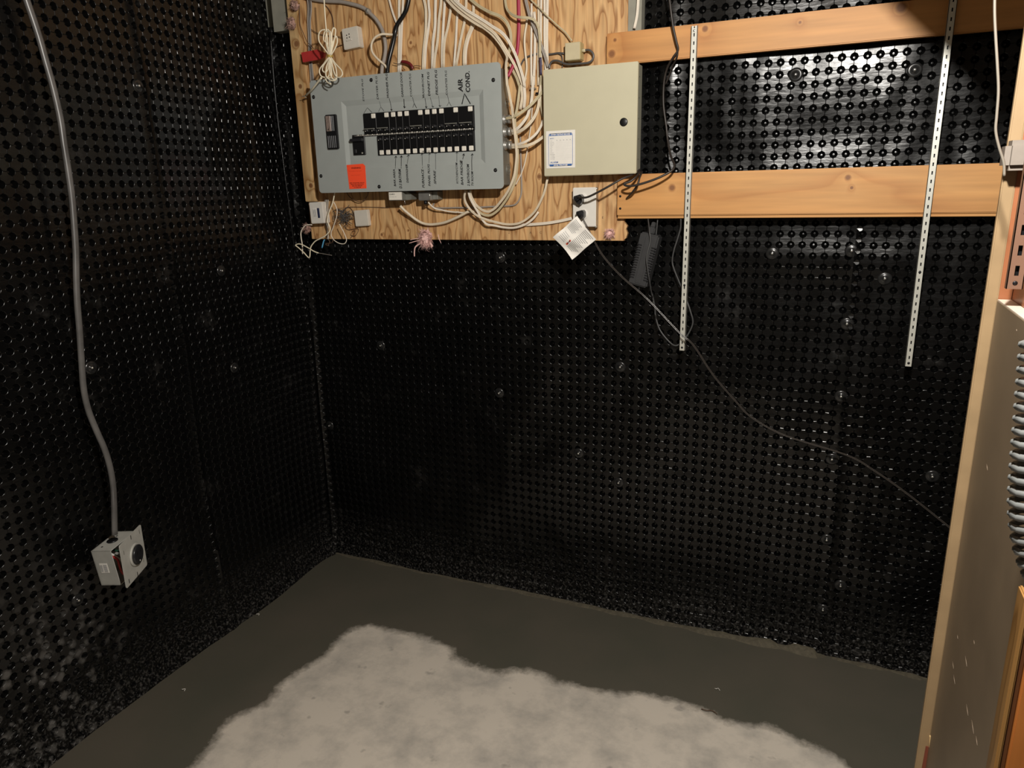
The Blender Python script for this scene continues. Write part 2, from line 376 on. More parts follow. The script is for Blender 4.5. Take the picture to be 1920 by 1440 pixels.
gx = np.arange(-1.90, 1.3, .015); gy = np.arange(-3.6, .04, .015); X, Y = np.meshgrid(gx, gy, indexing='ij'); sd = sdist(X, Y)
Zf = .0012 * n1(X * 6, Y * 6) - .0015 * np.clip(sd * 12, -1, 1)
nx_, ny_ = X.shape; idx = np.arange(nx_ * ny_).reshape(nx_, ny_)
fq = np.stack([idx[:-1, :-1], idx[1:, :-1], idx[1:, 1:], idx[:-1, 1:]], -1).reshape(-1, 4)
me = bpy.data.meshes.new('floor'); me.from_pydata(np.stack([X.ravel(), Y.ravel(), Zf.ravel()], 1).tolist(), [], fq.tolist())
at = me.attributes.new('dry', 'FLOAT', 'POINT'); at.data.foreach_set('value', sd.ravel().astype(np.float32))
me.polygons.foreach_set('use_smooth', [True] * len(me.polygons))
fm, t, b = nt('concrete_and_fresh_mortar'); L = t.links.new
A_ = N(t, 'ShaderNodeAttribute', attribute_name='dry'); g = N(t, 'ShaderNodeNewGeometry')
na = N(t, 'ShaderNodeTexNoise'); na.inputs['Scale'].default_value = 22; na.inputs['Detail'].default_value = 8; na.inputs['Roughness'].default_value = .7; L(g.outputs['Position'], na.inputs[0])
ma = N(t, 'ShaderNodeMath', operation='MULTIPLY_ADD', i1=.07, i2=-.035); L(na.outputs[0], ma.inputs[0])
ad = N(t, 'ShaderNodeMath', operation='ADD'); L(A_.outputs['Fac'], ad.inputs[0]); L(ma.outputs[0], ad.inputs[1])
mr = N(t, 'ShaderNodeMapRange', i1=-.010, i2=.022, i3=0.0, i4=1.0); L(ad.outputs[0], mr.inputs[0])
nb = N(t, 'ShaderNodeTexNoise'); nb.inputs['Scale'].default_value = 7; nb.inputs['Detail'].default_value = 9; nb.inputs['Roughness'].default_value = .65; L(g.outputs['Position'], nb.inputs[0])
cd = N(t, 'ShaderNodeValToRGB'); L(nb.outputs[0], cd.inputs[0]); cd.color_ramp.elements[0].position = .28; cd.color_ramp.elements[0].color = lin((160, 155, 147))
cd.color_ramp.elements[1].position = .56; cd.color_ramp.elements[1].color = lin((202, 193, 180))
nc_ = N(t, 'ShaderNodeTexNoise'); nc_.inputs['Scale'].default_value = 3; nc_.inputs['Detail'].default_value = 5; L(g.outputs['Position'], nc_.inputs[0])
cw = N(t, 'ShaderNodeValToRGB'); L(nc_.outputs[0], cw.inputs[0]); cw.color_ramp.elements[0].position = .35; cw.color_ramp.elements[0].color = lin((78, 76, 66))
cw.color_ramp.elements[1].position = .65; cw.color_ramp.elements[1].color = lin((86, 81, 71))
# small grey spots
vo = N(t, 'ShaderNodeTexNoise'); vo.inputs['Scale'].default_value = 16; vo.inputs['Detail'].default_value = 3; L(g.outputs['Position'], vo.inputs[0])
vr = N(t, 'ShaderNodeMapRange', i1=.66, i2=.72, i3=0.0, i4=.5); L(vo.outputs[0], vr.inputs[0])
ms = N(t, 'ShaderNodeMix', data_type='RGBA'); L(vr.outputs[0], ms.inputs[0]); L(cd.outputs[0], ms.inputs[6]); ms.inputs[7].default_value = lin((128, 124, 118))
mx = N(t, 'ShaderNodeMix', data_type='RGBA'); L(mr.outputs[0], mx.inputs[0]); L(cw.outputs[0], mx.inputs[6]); L(ms.outputs[2], mx.inputs[7]); L(mx.outputs[2], b.inputs['Base Color'])
ro = N(t, 'ShaderNodeMapRange', i3=.62, i4=.85); L(mr.outputs[0], ro.inputs[0]); L(ro.outputs[0], b.inputs['Roughness']); b.inputs['Specular IOR Level'].default_value = .3
bp = N(t, 'ShaderNodeBump'); bp.inputs['Strength'].default_value = .3; bp.inputs['Distance'].default_value = .003; L(nb.outputs[0], bp.inputs['Height']); L(bp.outputs[0], b.inputs['Normal'])
me.materials.append(fm); fo = bpy.data.objects.new('floor', me); C.objects.link(fo); base(fo, kind='structure')

# membranes
SX = P(1575, 800).x                                       # seam near the right end of the back wall
CL = lambda z: .065 * np.clip((z - .9) / 1.1, 0, 1)
def back_fn(a, z, h):
    y = .010 * n1(a * 3.1 + 5, z * 2.6) + .005 * n2(a * 8, z * 5 + 3) + .0016 * n3(a * 22, z * 14)
    y = y * np.clip((a + 1.85) / .2, .2, 1)
    sx = SX - .02 * (z - 1.0)
    lowz = z < 1.36
    y += (.0025 * np.exp(-((a - sx) / .012) ** 2) + .004 * (a > sx)) * lowz
    # strip between the boards belly outwards
    y += .002 * np.exp(-((z - 1.66) / .10) ** 2) * np.clip((a + .45) / .3, 0, 1)
    win = np.exp(-((z - 1.66) / .19) ** 4) * np.clip((a + .55) / .1, 0, 1)
    y += .055 * (z - 1.66) * win + .0011 * n3(a * 30 + 7, z * 2.5) * win + .012 * np.exp(-((a + .465) / .036) ** 2) * np.exp(-((z - 1.70) / .3) ** 4)
    y += .009 * np.exp(-((z - 1.235) / .05) ** 2) * np.exp(-((a + .02) / .25) ** 2)
    # rounded inside corner: the sheet leaves the wall before the left wall
    y += .012 * np.clip(1 - (a + 1.80 + CL(z)) / .03, 0, 1) ** 2
    # foot resting on the mortar
    y += .020 * np.clip(1 - z / .12, 0, 1) ** 2
    return np.stack([a, .004 - y - h, z], 1)
fray = lambda a, z: z > -1
sheet('dimpled_membrane', -1.89, 1.02, 0.0, 2.22, back_fn, 'membrane', 'black dimpled plastic drainage membrane covering the wall behind the breaker panel', keep=lambda a, z: fray(a, z) & ~((a < -1.66) & (z > 2.02)))
def left_fn(a, z, h):
    s = -a
    x = .012 * n3(s * 2.3, z * 2.1 + 9) + .005 * n4(s * 7, z * 5) + .0016 * n1(s * 20, z * 15)
    x -= CL(z) * np.exp(-s / .35)
    x += .005 * np.exp(-((s - SEAM(z)) / .012) ** 2) + .003 * (s > SEAM(z))
    x += .014 * np.exp(-((s - .02) / .03) ** 2)
    x += .020 * np.clip(1 - z / .12, 0, 1) ** 2
    return np.stack([-1.803 + x + h, a, z], 1)
sp_ = [PX(285, 230), PX(300, 330), PX(325, 480), PX(345, 640), PX(368, 800), PX(395, 960), PX(430, 1150)]
sz = np.array([q.z for q in sp_])[::-1]; sy = np.array([-q.y for q in sp_])[::-1]
SEAM = lambda z: np.interp(z, sz, sy)
sheet('dimpled_membrane', -2.10, -.03, 0.0, 2.22, left_fn, 'membrane_left', 'black dimpled plastic drainage membrane on the left wall, grey splashes near its foot', keep=fray)
# bright folded lip in the corner
pts = [P(x_, y_, .048) for x_, y_ in ((506, 60), (513, 150), (521, 230), (530, 300), (543, 400), (555, 500), (566, 600))]
mb = MB(); mb.tube(smooth(pts, 5), .0045, .0025, 6)
mb.build('membrane_edge_lip', 'membrane', None, 'black folded plastic edge running down the corner left of the plywood', 'membrane')
# mortar curb along the foot of the back wall
mb = MB(); xs = np.arange(-1.78, 1.0, .012); v = []; f = []
for i, x in enumerate(xs):
    hgt = .001 + .004 * float(n2(np.array(x * 30), np.array(1.)) + 1) * .5 + (.024 * max(0, min(1, (x + .35) / .4)) if x < SX else .0) * (.6 + .4 * float(n1(np.array(x * 40), np.array(3.))))
    yf = -.034 - .004 * math.sin(x * 40)
    v += [(x, -.012, hgt), (x, yf + .006, hgt * .9), (x, yf - .006, -.002)]
for i in range(len(xs) - 1):
    for k in range(2): f.append((i * 3 + k, i * 3 + k + 1, (i + 1) * 3 + k + 1, (i + 1) * 3 + k))
mb.add(v, f, True); mb.build('trim_1', 'mortar', kind='structure')

# grey concrete patches bared above the membrane beside the plywood
def wbox(mb, x0, y0, x1, y1, o0, o1, bev=0):
    a = P(x0, (y0 + y1) / 2, o1); c = P(x1, (y0 + y1) / 2, o1); e = P((x0 + x1) / 2, y0, o1); g_ = P((x0 + x1) / 2, y1, o1)
    return mb.box(a.x, c.x, -o1, -o0, g_.z, e.z, bev)
mb = MB(); a = P(511, 30, .03); c = P(548, 30, .03); mb.box(a.x, c.x, -.03, .02, P(530, 58, .03).z, 2.4); mb.build('trim_2', 'conc', kind='structure')
mb = MB(); a = P(1176, 30, .03); c = P(1203, 30, .03); mb.box(a.x, c.x, -.03, .02, P(1186, 60, .03).z, 2.4); mb.build('trim_3', 'conc', kind='structure')

# ------------------------------------------------------------------ plywood and boards
PL = .035
ply_k = [kn(1011, 331, PL, .008), kn(716, 440, PL, .006), kn(766, 432, PL, .004), kn(770, 80, PL, .005)]
MT['ply'] = wood('fir_plywood', ((152, 106, 62), (196, 152, 102), (208, 168, 118)), 'Z', scale=17, dist=5.5, stretch=5, knots=ply_k, streak=.55, fine=110)
xl, xr = -1.741, -.575; zb = P(900, 450, PL).z
mb = MB(); mb.box(xl, xr, -PL, -PL + .018, zb, 2.42, .001)
mb.build('plywood_backboard', 'ply', None, 'large fir plywood backboard behind the breaker panel and cables', 'panel')
mb = MB(); mb.prism([(xr, zb + .004), (xr + .006, zb + .008), (xr + .010, zb + .022), (xr + .005, zb + .034), (xr + .009, zb + .044), (xr, zb + .055)], -PL, -PL + .014)
mb.build('plywood_scrap', 'ply', None, 'small torn plywood splinter at the lower right corner of the backboard', 'scrap')
# knotty upright stud at the left edge
SO = .058
k2 = [kn(556, 82, SO, .013), kn(563, 162, SO, .008), kn(583, 348, SO, .010), kn(549, 15, SO, .014)]
MT['stud'] = wood('knotty_stud_wood', ((150, 108, 62), (188, 152, 104), (205, 172, 124)), 'Z', scale=10, dist=3, stretch=6, knots=k2, streak=.5)
zt = 2.42; zs = P(578, 378, SO).z
mb = MB(); mb.box(P(563, 170, SO).x - .024, P(563, 170, SO).x + .019, -SO, -PL, zs, zt, .002)
mb.build('wooden_stud', 'stud', None, 'knotty upright strip of lumber along the left edge of the plywood', 'board')
BO = .056
bk_u = [kn(1147, 101, BO, .011), kn(1153, 75, BO, .005), kn(1322, 54, BO, .009), kn(1500, 42, BO, .004), kn(1690, 14, BO, .014)]
bk_l = [kn(1590, 333, BO, .008), kn(1597, 352, BO, .005), kn(1260, 352, BO, .010)]
MT['board_up'] = wood('pine_board', ((178, 120, 64), (187, 131, 72), (193, 139, 80)), 'X', scale=5, dist=2.0, stretch=5, knots=bk_u, streak=.4, fine=55)
MT['board_low'] = wood('pine_board_lower', ((184, 128, 70), (193, 139, 79), (199, 147, 87)), 'X', scale=6, dist=2.4, stretch=6, knots=bk_l, streak=.4, fine=55)
def board(name, x0, x1, z0, z1, m, lab, screws):
    r_ = thing(name, lab, 'board', ((x0 + x1) / 2, -BO + .01, z0))
    mb = MB(); mb.box(x0, x1, -BO, -PL, z0, z1, .0025); mb.build('plank', m, r_)
    for s in screws:
        q = P(s[0], s[1], BO); mb = MB(); mb.lathe([(.0035, 0), (.0035, .0008), (.0015, .0009)], q, n=10); mb.build('screw', 'screw', r_)
    return r_
u0 = P(1137, 90, BO); zu0 = P(1300, 108, BO).z; zu1 = P(1300, 45, BO).z
board('wooden_board', u0.x, 1.2, zu0, zu1, 'board_up', 'upper horizontal pine board holding the tops of the metal shelf rails', [])
l0 = P(1157, 370, BO); zl0 = P(1500, 402, BO).z; zl1 = P(1500, 317, BO).z
lb = board('wooden_board', l0.x, 1.2, zl0, zl1, 'board_low', 'lower horizontal pine board crossing behind both metal shelf rails', [(1163, 368), (1163, 391)])
mb = MB(); mb.box(l0.x + .002, 1.2, -BO + .002, -PL + .002, zl0 - .0085, zl0 - .0015, .001); mb.build('split_strip', 'board_low', lb)
# short lumber end behind the lower board
# ------------------------------------------------------------------ slotted shelf rails
def rail(x, z0, z1, off, wd, lab, mt='rail', nrm='y', group=None, slot=.0205, cat='shelf rail', dep=.011, sl=.0016, gap=.0085):
    r_ = thing('shelf_rail', lab, cat, (x, -off, z0), group)
    mb = MB(); h = wd / 2
    y = -off
    mb.box(x - h, x - sl, y, y + .0014, z0, z1); mb.box(x + sl, x + h, y, y + .0014, z0, z1)
    zz = z0; i = 0
    while zz < z1 - .001:
        rung = min(slot - gap, z1 - zz)
        if i == 0: rung = .02
        mb.box(x - sl, x + sl, y, y + .0014, zz, min(zz + rung, z1)); zz += rung + gap; i += 1
    mb.build('slotted_face', mt, r_)
    for s in (-1, 1):
        mb = MB(); mb.box(x + s * h - (.0012 if s > 0 else 0), x + s * h + (0 if s > 0 else .0012), y, y + dep, z0, z1); mb.build('side_flange', mt, r_)
    for zz in (z0 + .009, z0 + (z1 - z0) * .22 + .0, z1 - .012):
        mb = MB(); mb.lathe([(.0034, -.001), (.0034, .0006), (.002, .0012)], (x, y, zz), n=10); mb.build('screw', 'screw' if zz < z1 - .02 else 'bright', r_)
    # dark shelf-side backing inside the channel
    mb = MB(); mb.box(x - h + .0014, x + h - .0014, y + dep - .001, y + dep, z0 + .0005, z1 - .0005); mb.build('channel_back', 'screw', r_)
    return r_
RO = .070
p0 = P(1305, 48, RO); p1 = P(1276, 657, RO)
rail((p0.x + p1.x) / 2, p1.z, p0.z, RO, .0165, 'left slotted metal shelf rail, its lower end hanging beside the black power adapter')
p0 = P(1784, 40, RO); p1 = P(1702, 687, RO)
rail((p0.x + p1.x) / 2, p1.z, 2.10, RO, .0165, 'right slotted metal shelf rail, nearest the post, its top in shadow')

# ------------------------------------------------------------------ membrane fasteners (round washers with a nail)
wsh = [(938, 483, 0, 'high on the membrane right of the pink tuft'), (1163, 688, 0, 'low left of the left shelf rail end'), (1160, 905, 0, 'mid wall straight below another washer'),
       (1577, 743, 0, 'halfway up near the right seam'), (1560, 861, 0, 'where the long grey cord crosses near the right seam'), (1448, 475, 0, 'between the rails under the lower board, left of two'),
       (1597, 470, 0, 'between the rails under the lower board, right of two'), (1588, 607, 0, 'left of the middle of the right shelf rail'), (1659, 522, 0, 'just left of the right shelf rail below the lower board'),
       (1492, 140, 0, 'dimpling the bright strip between the two boards, left one'), (1715, 131, 0, 'dimpling the bright strip between the two boards, right one'),
       (618, 798, 0, 'close to the inside corner of the room'), (714, 648, 0, 'small one below the white module, left half of back wall'), (936, 737, 0, 'faint one at the centre of the back wall'),
       (1748, 893, 0, 'beside the post below the long cord'), (1550, 1012, 0, 'on the right seam low on the wall'), (1543, 1143, 0, 'lowest, just above the mortar near the right seam'), (1576, 1098, 0, 'low right with a splash of mortar'),
       (1085, 850, 0, 'dim one in the centre of the wall below the tag'),
       (426, 508, 1, 'at eye height on the left wall'), (446, 690, 1, 'midway down the left wall, right of the seam'), (268, 160, 1, 'high on the left wall right of the grey cable'), (155, 1128, 1, 'low on the left wall below the outlet box'), (175, 690, 1, 'next to the hanging grey cable on the left wall')]
wproto = None
def yback(x, z):                    # height of the membrane there
    return -float(back_fn(np.array([x]), np.array([z]), np.array([0.]))[0, 1])
for (px, py, side, lb_) in wsh:
    if side == 0:
        q = P(px, py, .01); q = P(px, py, yback(q.x, q.z)); ax = (0, -1, 0)
    else:
        q = PX(px, py, -1.79); q.x = float(left_fn(np.array([q.y]), np.array([q.z]), np.array([0.]))[0, 0]) ; ax = (1, 0, 0)
    r_ = thing('plastic_washer', 'round black plastic washer ' + lb_, 'washer', q, 'washers holding the black membrane')
    mb = MB(); mb.lathe([(.0185, -.003), (.0180, .0008), (.013, .0026), (.007, .0014), (.006, .0040), (.0045, .0048)], q, ax, 22)
    mb.build('disc', 'washer', r_)
    mb = MB(); mb.lathe([(.0034, .003), (.0032, .0062), (.0016, .0070)], q, ax, 8); mb.build('nail_head', 'bright', r_)

# ------------------------------------------------------------------ breaker panel
CO = .115
xL, xR, zT, zB = -1.6255, -.9325, 1.806, 1.4475
bp_ = thing('breaker_panel', 'wide grey electrical breaker panel with handwritten circuit names', 'breaker panel', ((xL + xR) / 2, -PL, zB))
def rrect(x0, x1, z0, z1, r, n=4):
    out = []
    for cx, cz, a0 in ((x1 - r, z1 - r, 0), (x0 + r, z1 - r, 90), (x0 + r, z0 + r, 180), (x1 - r, z0 + r, 270)):
        for k in range(n + 1):
            a = math.radians(a0 + 90 * k / n); out.append((cx + r * math.cos(a), cz + r * math.sin(a)))
    return out
def cp(px, py, off=CO): q = P(px, py, off); return q.x, q.z
# raised centre of the cover
rx0, rz1 = cp(640, 196); rx1, _ = cp(908, 240); _, rz0 = cp(800, 311); _, rz1 = cp(850, 172)
ix0, ix1, iz0, iz1 = rx0 + .014, rx1 - .016, rz0 + .014, rz1 - .016
RH = -.006
mb = MB(); o_ = rrect(xL, xR, zB, zT, .012); n = len(o_)
yC = -CO
q4 = [(rx0, rz0), (rx1, rz0), (rx1, rz1), (rx0, rz1)]; i4 = [(ix0, iz0), (ix1, iz0), (ix1, iz1), (ix0, iz1)]
cr_ = .012; m_ = len(o_) // 4; tr_, tl_, bl_, br_ = o_[:m_], o_[m_:2 * m_], o_[2 * m_:3 * m_], o_[3 * m_:]
for q_ in (tl_ + bl_ + [(rx0, zB), (rx0, zT)], [(rx1, zT), (rx1, zB)] + br_ + tr_, [(rx0, rz1), (rx1, rz1), (rx1, zT), (rx0, zT)], [(rx0, zB), (rx1, zB), (rx1, rz0), (rx0, rz0)]): mb.prism(q_[::-1], yC, yC + .0025)
mb.build('cover_plate', 'cover', bp_)
mb = MB(); v = [(a, yC, c) for a, c in q4] + [(a, yC - RH, c) for a, c in i4]
mb.add(v, [(0, 1, 5, 4), (1, 2, 6, 5), (2, 3, 7, 6), (3, 0, 4, 7), (4, 5, 6, 7)]); mb.build('recessed_centre', 'cover', bp_)
mb = MB(); mb.box(xL + .012, xR + .010 - .022, -CO + .0075, -PL - .0002, zB + .010, zT - .012, .002); enc = mb.build('enclosure', 'enclosure', bp_)
xs_ = xR - .012
for (px, py, r_) in ((955, 195, .013), (953, 318, .016)):
    mb = MB(); q = PX(px, py, xs_)
    for rr in (r_, r_ * .55):
        pts = [Vector((xs_ + .0003, max(-CO + .012, min(-PL - .012, q.y)) + rr * math.cos(a * PI / 12), q.z + rr * math.sin(a * PI / 12))) for a in range(25)]
        mb.tube(pts, .0009, n=5, ref=(1, 0, 0))
    mb.build('knockout', 'enclosure', bp_)
for (px, py) in ((944, 224), (949, 248), (949, 273)):
    q = PX(px, py, xs_); y = -.072; mb = MB()
    mb.lathe([(.015, -.002), (.015, .004), (.011, .005), (.011, .014), (.013, .015), (.013, .022), (.009, .023)], (xs_, y, q.z), (1, 0, 0), 14)
    mb.build('cable_connector', 'steel', bp_)
for (px, py) in ((588, 182), (696, 150), (925, 150), (602, 330), (711, 350), (929, 319)):
    x, z = cp(px, py); mb = MB(); mb.lathe([(.0062, -.001), (.0058, .001), (.004, .0018)], (x, yC, z), n=14); sc_ = mb.build('screw', 'screw', bp_)
    mb = MB(); mb.box(x - .003, x + .003, yC - .0021, yC - .0018, z - .0006, z + .0006); mb.build('slot', 'bright', sc_)
# breakers.  U: along the row, measured on the raised face
YR = yC - RH
FO = CO + RH
def fx(px, py): q = P(px, py, FO); return q.x, q.z
tx0, tz1 = fx(682, 213); tx1, _ = fx(888.5, 198); _, tz1 = fx(785, 206); _, tz0 = fx(786, 245)
bx0, _ = fx(709, 270); bx1, _ = fx(890, 262); _, bz1 = fx(800, 250); _, bz0 = fx(800, 287)
mb = MB(); mb.box(tx0 - .001, tx1 + .001, YR - .0006, YR + .004, bz0 - .001 + (bz1 - bz0) * 0 + .0, tz1 + .001)
# window opening dark backing in two steps
mb = MB(); mb.box(tx0 - .0015, tx1 + .0015, YR - .0008, YR + .004, tz0 - .001, tz1 + .0012); mb.box(bx0 - .0015, bx1 + .0015, YR - .0008, YR + .004, bz0 - .0012, bz1 + .001); mb.build('breaker_window', 'black', bp_)
pw = (tx1 - tx0) / 16; groups = [2, 2, 1, 1, 1, 2, 1, 1, 1, 2, 2]
def breaker(x0, x1, z0, z1, upward, dbl, fulllab='white_label'):
    mb = MB(); g_ = .0007; mb.box(x0 + g_, x1 - g_, YR - .006, YR, z0, z1, .0008)
    s = 1 if upward else -1; zm = (z0 + z1) / 2
    b_ = mb.build('breaker', 'black', bp_)
    # toggle: at the inner end of each breaker
    zi = z0 + .010 if upward else z1 - .010
    n = 2 if dbl else 1
    for k in range(n):
        xc = x0 + (x1 - x0) * (k + .5) / n
        mb = MB(); mb.box(xc - .0050, xc + .0050, YR - .0125, YR - .005, zi - .004, zi + .004, .0012); mb.build('toggle', 'black2', b_)
        mb = MB(); mb.lathe([(.0014, 0), (.0012, .0008)], (xc - .002, YR - .0125, zi - .003), n=6); mb.build('toggle_dot', 'whitelabel', b_)
    if dbl:
        mb = MB(); mb.box(x0 + .004, x1 - .004, YR - .0150, YR - .011, zi + .0025, zi + .0055, .0008); mb.build('handle_tie', 'enclosure', b_)
    # number label at the outer end
    lx1 = x1 - .0018; lx0 = lx1 - (.0150 if not dbl else .0150)
    if dbl: lx0 = x1 - .0170; lx1 = x1 - .002
    lz1 = z1 - .0016 if upward else z0 + .0150; lz0 = lz1 - .0140
    mb = MB(); mb.box(lx0, lx1, YR - .0078, YR - .0055, lz0, lz1, .0014); mb.build('number_label', 'whitelabel', b_)
    return b_
x = tx0; num = 1
labs = []
for k in groups:
    b_ = breaker(x, x + pw * k, tz0, tz1, True, k == 2); labs.append(b_); x += pw * k
pb = (bx1 - bx0) / 14
for i in range(14): breaker(bx0 + pb * i, bx0 + pb * (i + 1), bz0, bz1, False, False)
# handwritten digits on two labels
for px, s in ((793, '14'), (804, '15')):
    q = P(px, 284, FO + .008); text(s, 'ink', bp_, q + Vector((-.004, 0, -.003)), (1, 0, 0), (0, 0, 1), h=.0062, shear=.2, bold=.02, name='handwritten_number')
# divider strip between the rows: black bar with pale ticks
dx0, _ = fx(661, 253); _, dzc = fx(785, 248)
mb = MB(); mb.box(dx0, bx1 + .003, YR - .003, YR, dzc - .0035, dzc + .0035, .0006); dv = mb.build('number_strip', 'black', bp_)
mb = MB(); k = 0; xx = dx0 + .02
while xx < bx1:
    mb.box(xx, xx + .0010, YR - .0036, YR - .003, dzc - .0026, dzc + .0026)
    if k % 3 == 0: mb.box(xx + .003, xx + .0060, YR - .0036, YR - .003, dzc + .0008, dzc + .0026)
    xx += .0062; k += 1
mb.box(dx0 + .01, bx1, YR - .0035, YR - .003, dzc - .0002, dzc + .0002); mb.build('tick_marks', 'whitelabel', dv)
# separate two-pole breaker on the left
ax0, az1 = fx(662, 256); ax1, az0 = fx(687, 290)
mb = MB(); mb.box(ax0, ax1, YR - .006, YR, az0, az1, .001); b2 = mb.build('breaker', 'black', bp_)
mb = MB(); mb.box(ax0 - .004, ax1 - .002, YR - .018, YR - .005, az1 - .017, az1 - .008, .002); mb.build('toggle', 'black2', b2)
mb = MB(); mb.box(ax0 + .005, ax0 + .013, YR - .007, YR - .0055, az0 + .006, az0 + .018, .0006); mb.build('moulding', 'black2', b2)
text('30', 'whitelabel', b2, Vector((ax1 - .014, YR - .0066, az0 + .003)), (1, 0, 0), (0, 0, 1), h=.005, name='rating')
# main switch
mx0, mz1 = cp(612, 216); mx1, mz0 = cp(637.5, 279)
mb = MB(); mb.box(mx0, mx1, yC - .010, yC, mz0, mz1, .002); ms_ = mb.build('main_switch', 'black', bp_)
for k in range(5):
    xx = mx0 + .006 + k * .0072; mb = MB(); mb.box(xx, xx + .003, yC - .013, yC - .009, mz0 + .003, mz0 + .042, .0008); mb.build('rib', 'black2', ms_)
mb = MB(); mb.box(mx0 + .004, mx0 + .023, yC - .0125, yC - .009, mz1 - .052, mz1 - .004, .001); mb.build('rating_sticker', mat('faded_label', (128, 112, 104), .3, noise=.2, nscale=90), ms_)
for k in range(2):
    xx = mx0 + .026 + k * .006; mb = MB(); mb.box(xx, xx + .003, yC - .013, yC - .009, mz1 - .052, mz1 - .004, .0008); mb.build('rib', 'black2', ms_)
text('4', 'ink', ms_, Vector((mx0 + .009, yC - .0128, mz1 - .050)), (1, 0, 0), (0, 0, 1), h=.008, bold=.02, shear=.2, name='handwritten_mark')
# handwriting
c1 = lambda x, y: (500 + x / 3.84, y / 3.84)
HW = [('STOVE PLG', 704, 730, 565, .006), ('DRYER PLG', 806, 715, 545, .0068), ('WASHER PLG', 880, 704, 525, .0075), ('GARAGE DOOR', 985, 697, 520, .0075), ('COUNTER PLG', 1047, 694, 527, .007),
      ('WASHROOM', 1137, 702, 530, .0072), ('DINNET PLG', 1178, 690, 515, .0075), ('FRIDGE PLG', 1234, 682, 500, .0080), ('COUNTER PLG', 1304, 682, 505, .0068),
      ('BAR AREA', 931, 1342, 1218, .0075), ('D.S BATHRM', 974, 1357, 1215, .0095), ('DISHWASHER', 1022, 1316, 1182, .0075), ('FURNACE', 1137, 1352, 1216, .0085), ('PANEL PLUG', 1180, 1340, 1180, .0075), ('SPARE', 1221, 1326, 1225, .008),
      ('KITCHEN/GYM', 1380, 1322, 1170, .007), ('BAR FRIDGE', 1416, 1332, 1150, .0080), ('2 BATHROOM', 1463, 1340, 1180, .0085), ('TV ROOM', 1490, 1337, 1232, .0075)]
for s, x, y0, y1, h in HW:
    a = P(*c1(x, y0), CO + .0006); c = P(*c1(x, y1), CO + .0006)
    text(s, 'ink', bp_, (a.x, yC - .0006, a.z), (c.x - a.x if 0 else 0, 0, 1), (-1, 0, 0), length=abs(c.z - a.z), h=h, shear=.25, bold=.022 if h > .0073 else .010, name='handwriting')
for s, x, y0, y1, h in (('AIR', 1412, 662, 565, .0155), ('COND.', 1465, 662, 512, .0150)):
    a = P(*c1(x, y0), CO + .0006); c = P(*c1(x, y1), CO + .0006)
    text(s, 'ink', bp_, (a.x, yC - .0006, a.z), (0, 0, 1), (-1, 0, 0), length=abs(c.z - a.z), h=h, shear=.12, bold=.03, name='handwriting')
def surf(px, py):          # height of the cover at a picture point
    q = P(px, py, CO); 
    d = min((q.x - rx0) / .014, (rx1 - q.x) / .016, (q.z - rz0) / .014, (rz1 - q.z) / .016)
    return CO + RH * max(0, min(1, d)) + .0007
def stroke(mb, pts, wd):
    q = [P(*c1(*p), surf(*c1(*p))) for p in pts]
    fine = []
    for a, c in zip(pts[:-1], pts[1:]):
        for k in range(4): fine.append((a[0] + (c[0] - a[0]) * k / 4, a[1] + (c[1] - a[1]) * k / 4))
    fine.append(pts[-1]); q = [P(*c1(*p), surf(*c1(*p))) for p in fine]
    mb.tube(q, wd / 2, .0003, n=4)
for pts, wd in (([(700, 815), (725, 775), (758, 810)], .0012), ([(805, 805), (822, 770), (845, 800)], .0012), ([(822, 770), (812, 730)], .0008), ([(882, 708), (893, 750), (900, 795)], .0016), ([(893, 785), (900, 797), (904, 786)], .0022),
                ([(988, 712), (992, 775)], .0025), ([(986, 765), (992, 777), (1000, 768)], .0022), ([(1050, 700), (1062, 745), (1052, 775)], .0014), ([(1062, 745), (1080, 778)], .0018), ([(1140, 705), (1150, 775)], .0016), ([(1142, 765), (1150, 778), (1156, 766)], .002),
                ([(1178, 700), (1196, 770)], .0011), ([(1190, 762), (1197, 773), (1204, 764)], .0016), ([(1238, 690), (1246, 765)], .001), ([(1240, 757), (1247, 768), (1256, 758)], .0016), ([(1302, 685), (1313, 735), (1298, 762)], .0012), ([(1313, 735), (1330, 765)], .0012),
                ([(1406, 750), (1424, 674), (1467, 748)], .0030),
                ([(926, 1212), (930, 1125)], .0018), ([(922, 1138), (930, 1122), (938, 1136)], .0018), ([(968, 1212), (970, 1122)], .002), ([(962, 1135), (970, 1120), (978, 1134)], .002), ([(1012, 1178), (1022, 1118)], .0014), ([(1010, 1128), (1022, 1114), (1028, 1124)], .0018),
                ([(1122, 1212), (1118, 1108)], .0014), ([(1112, 1118), (1118, 1104), (1126, 1114)], .0016), ([(1168, 1175), (1172, 1108)], .0010), ([(1166, 1116), (1172, 1104), (1180, 1112)], .0014), ([(1217, 1220), (1216, 1100)], .0012), ([(1210, 1108), (1216, 1096), (1224, 1106)], .0014),
                ([(1370, 1165), (1370, 1098)], .0012), ([(1362, 1106), (1370, 1094), (1378, 1104)], .0014), ([(1412, 1146), (1420, 1108)], .0020), ([(1410, 1118), (1421, 1106), (1424, 1122)], .0020), ([(1478, 1228), (1476, 1160), (1480, 1110)], .0020), ([(1472, 1120), (1481, 1106), (1488, 1118)], .0018)):
    mb = MB(); stroke(mb, pts, wd); mb.build('pen_arrow', 'ink', bp_)
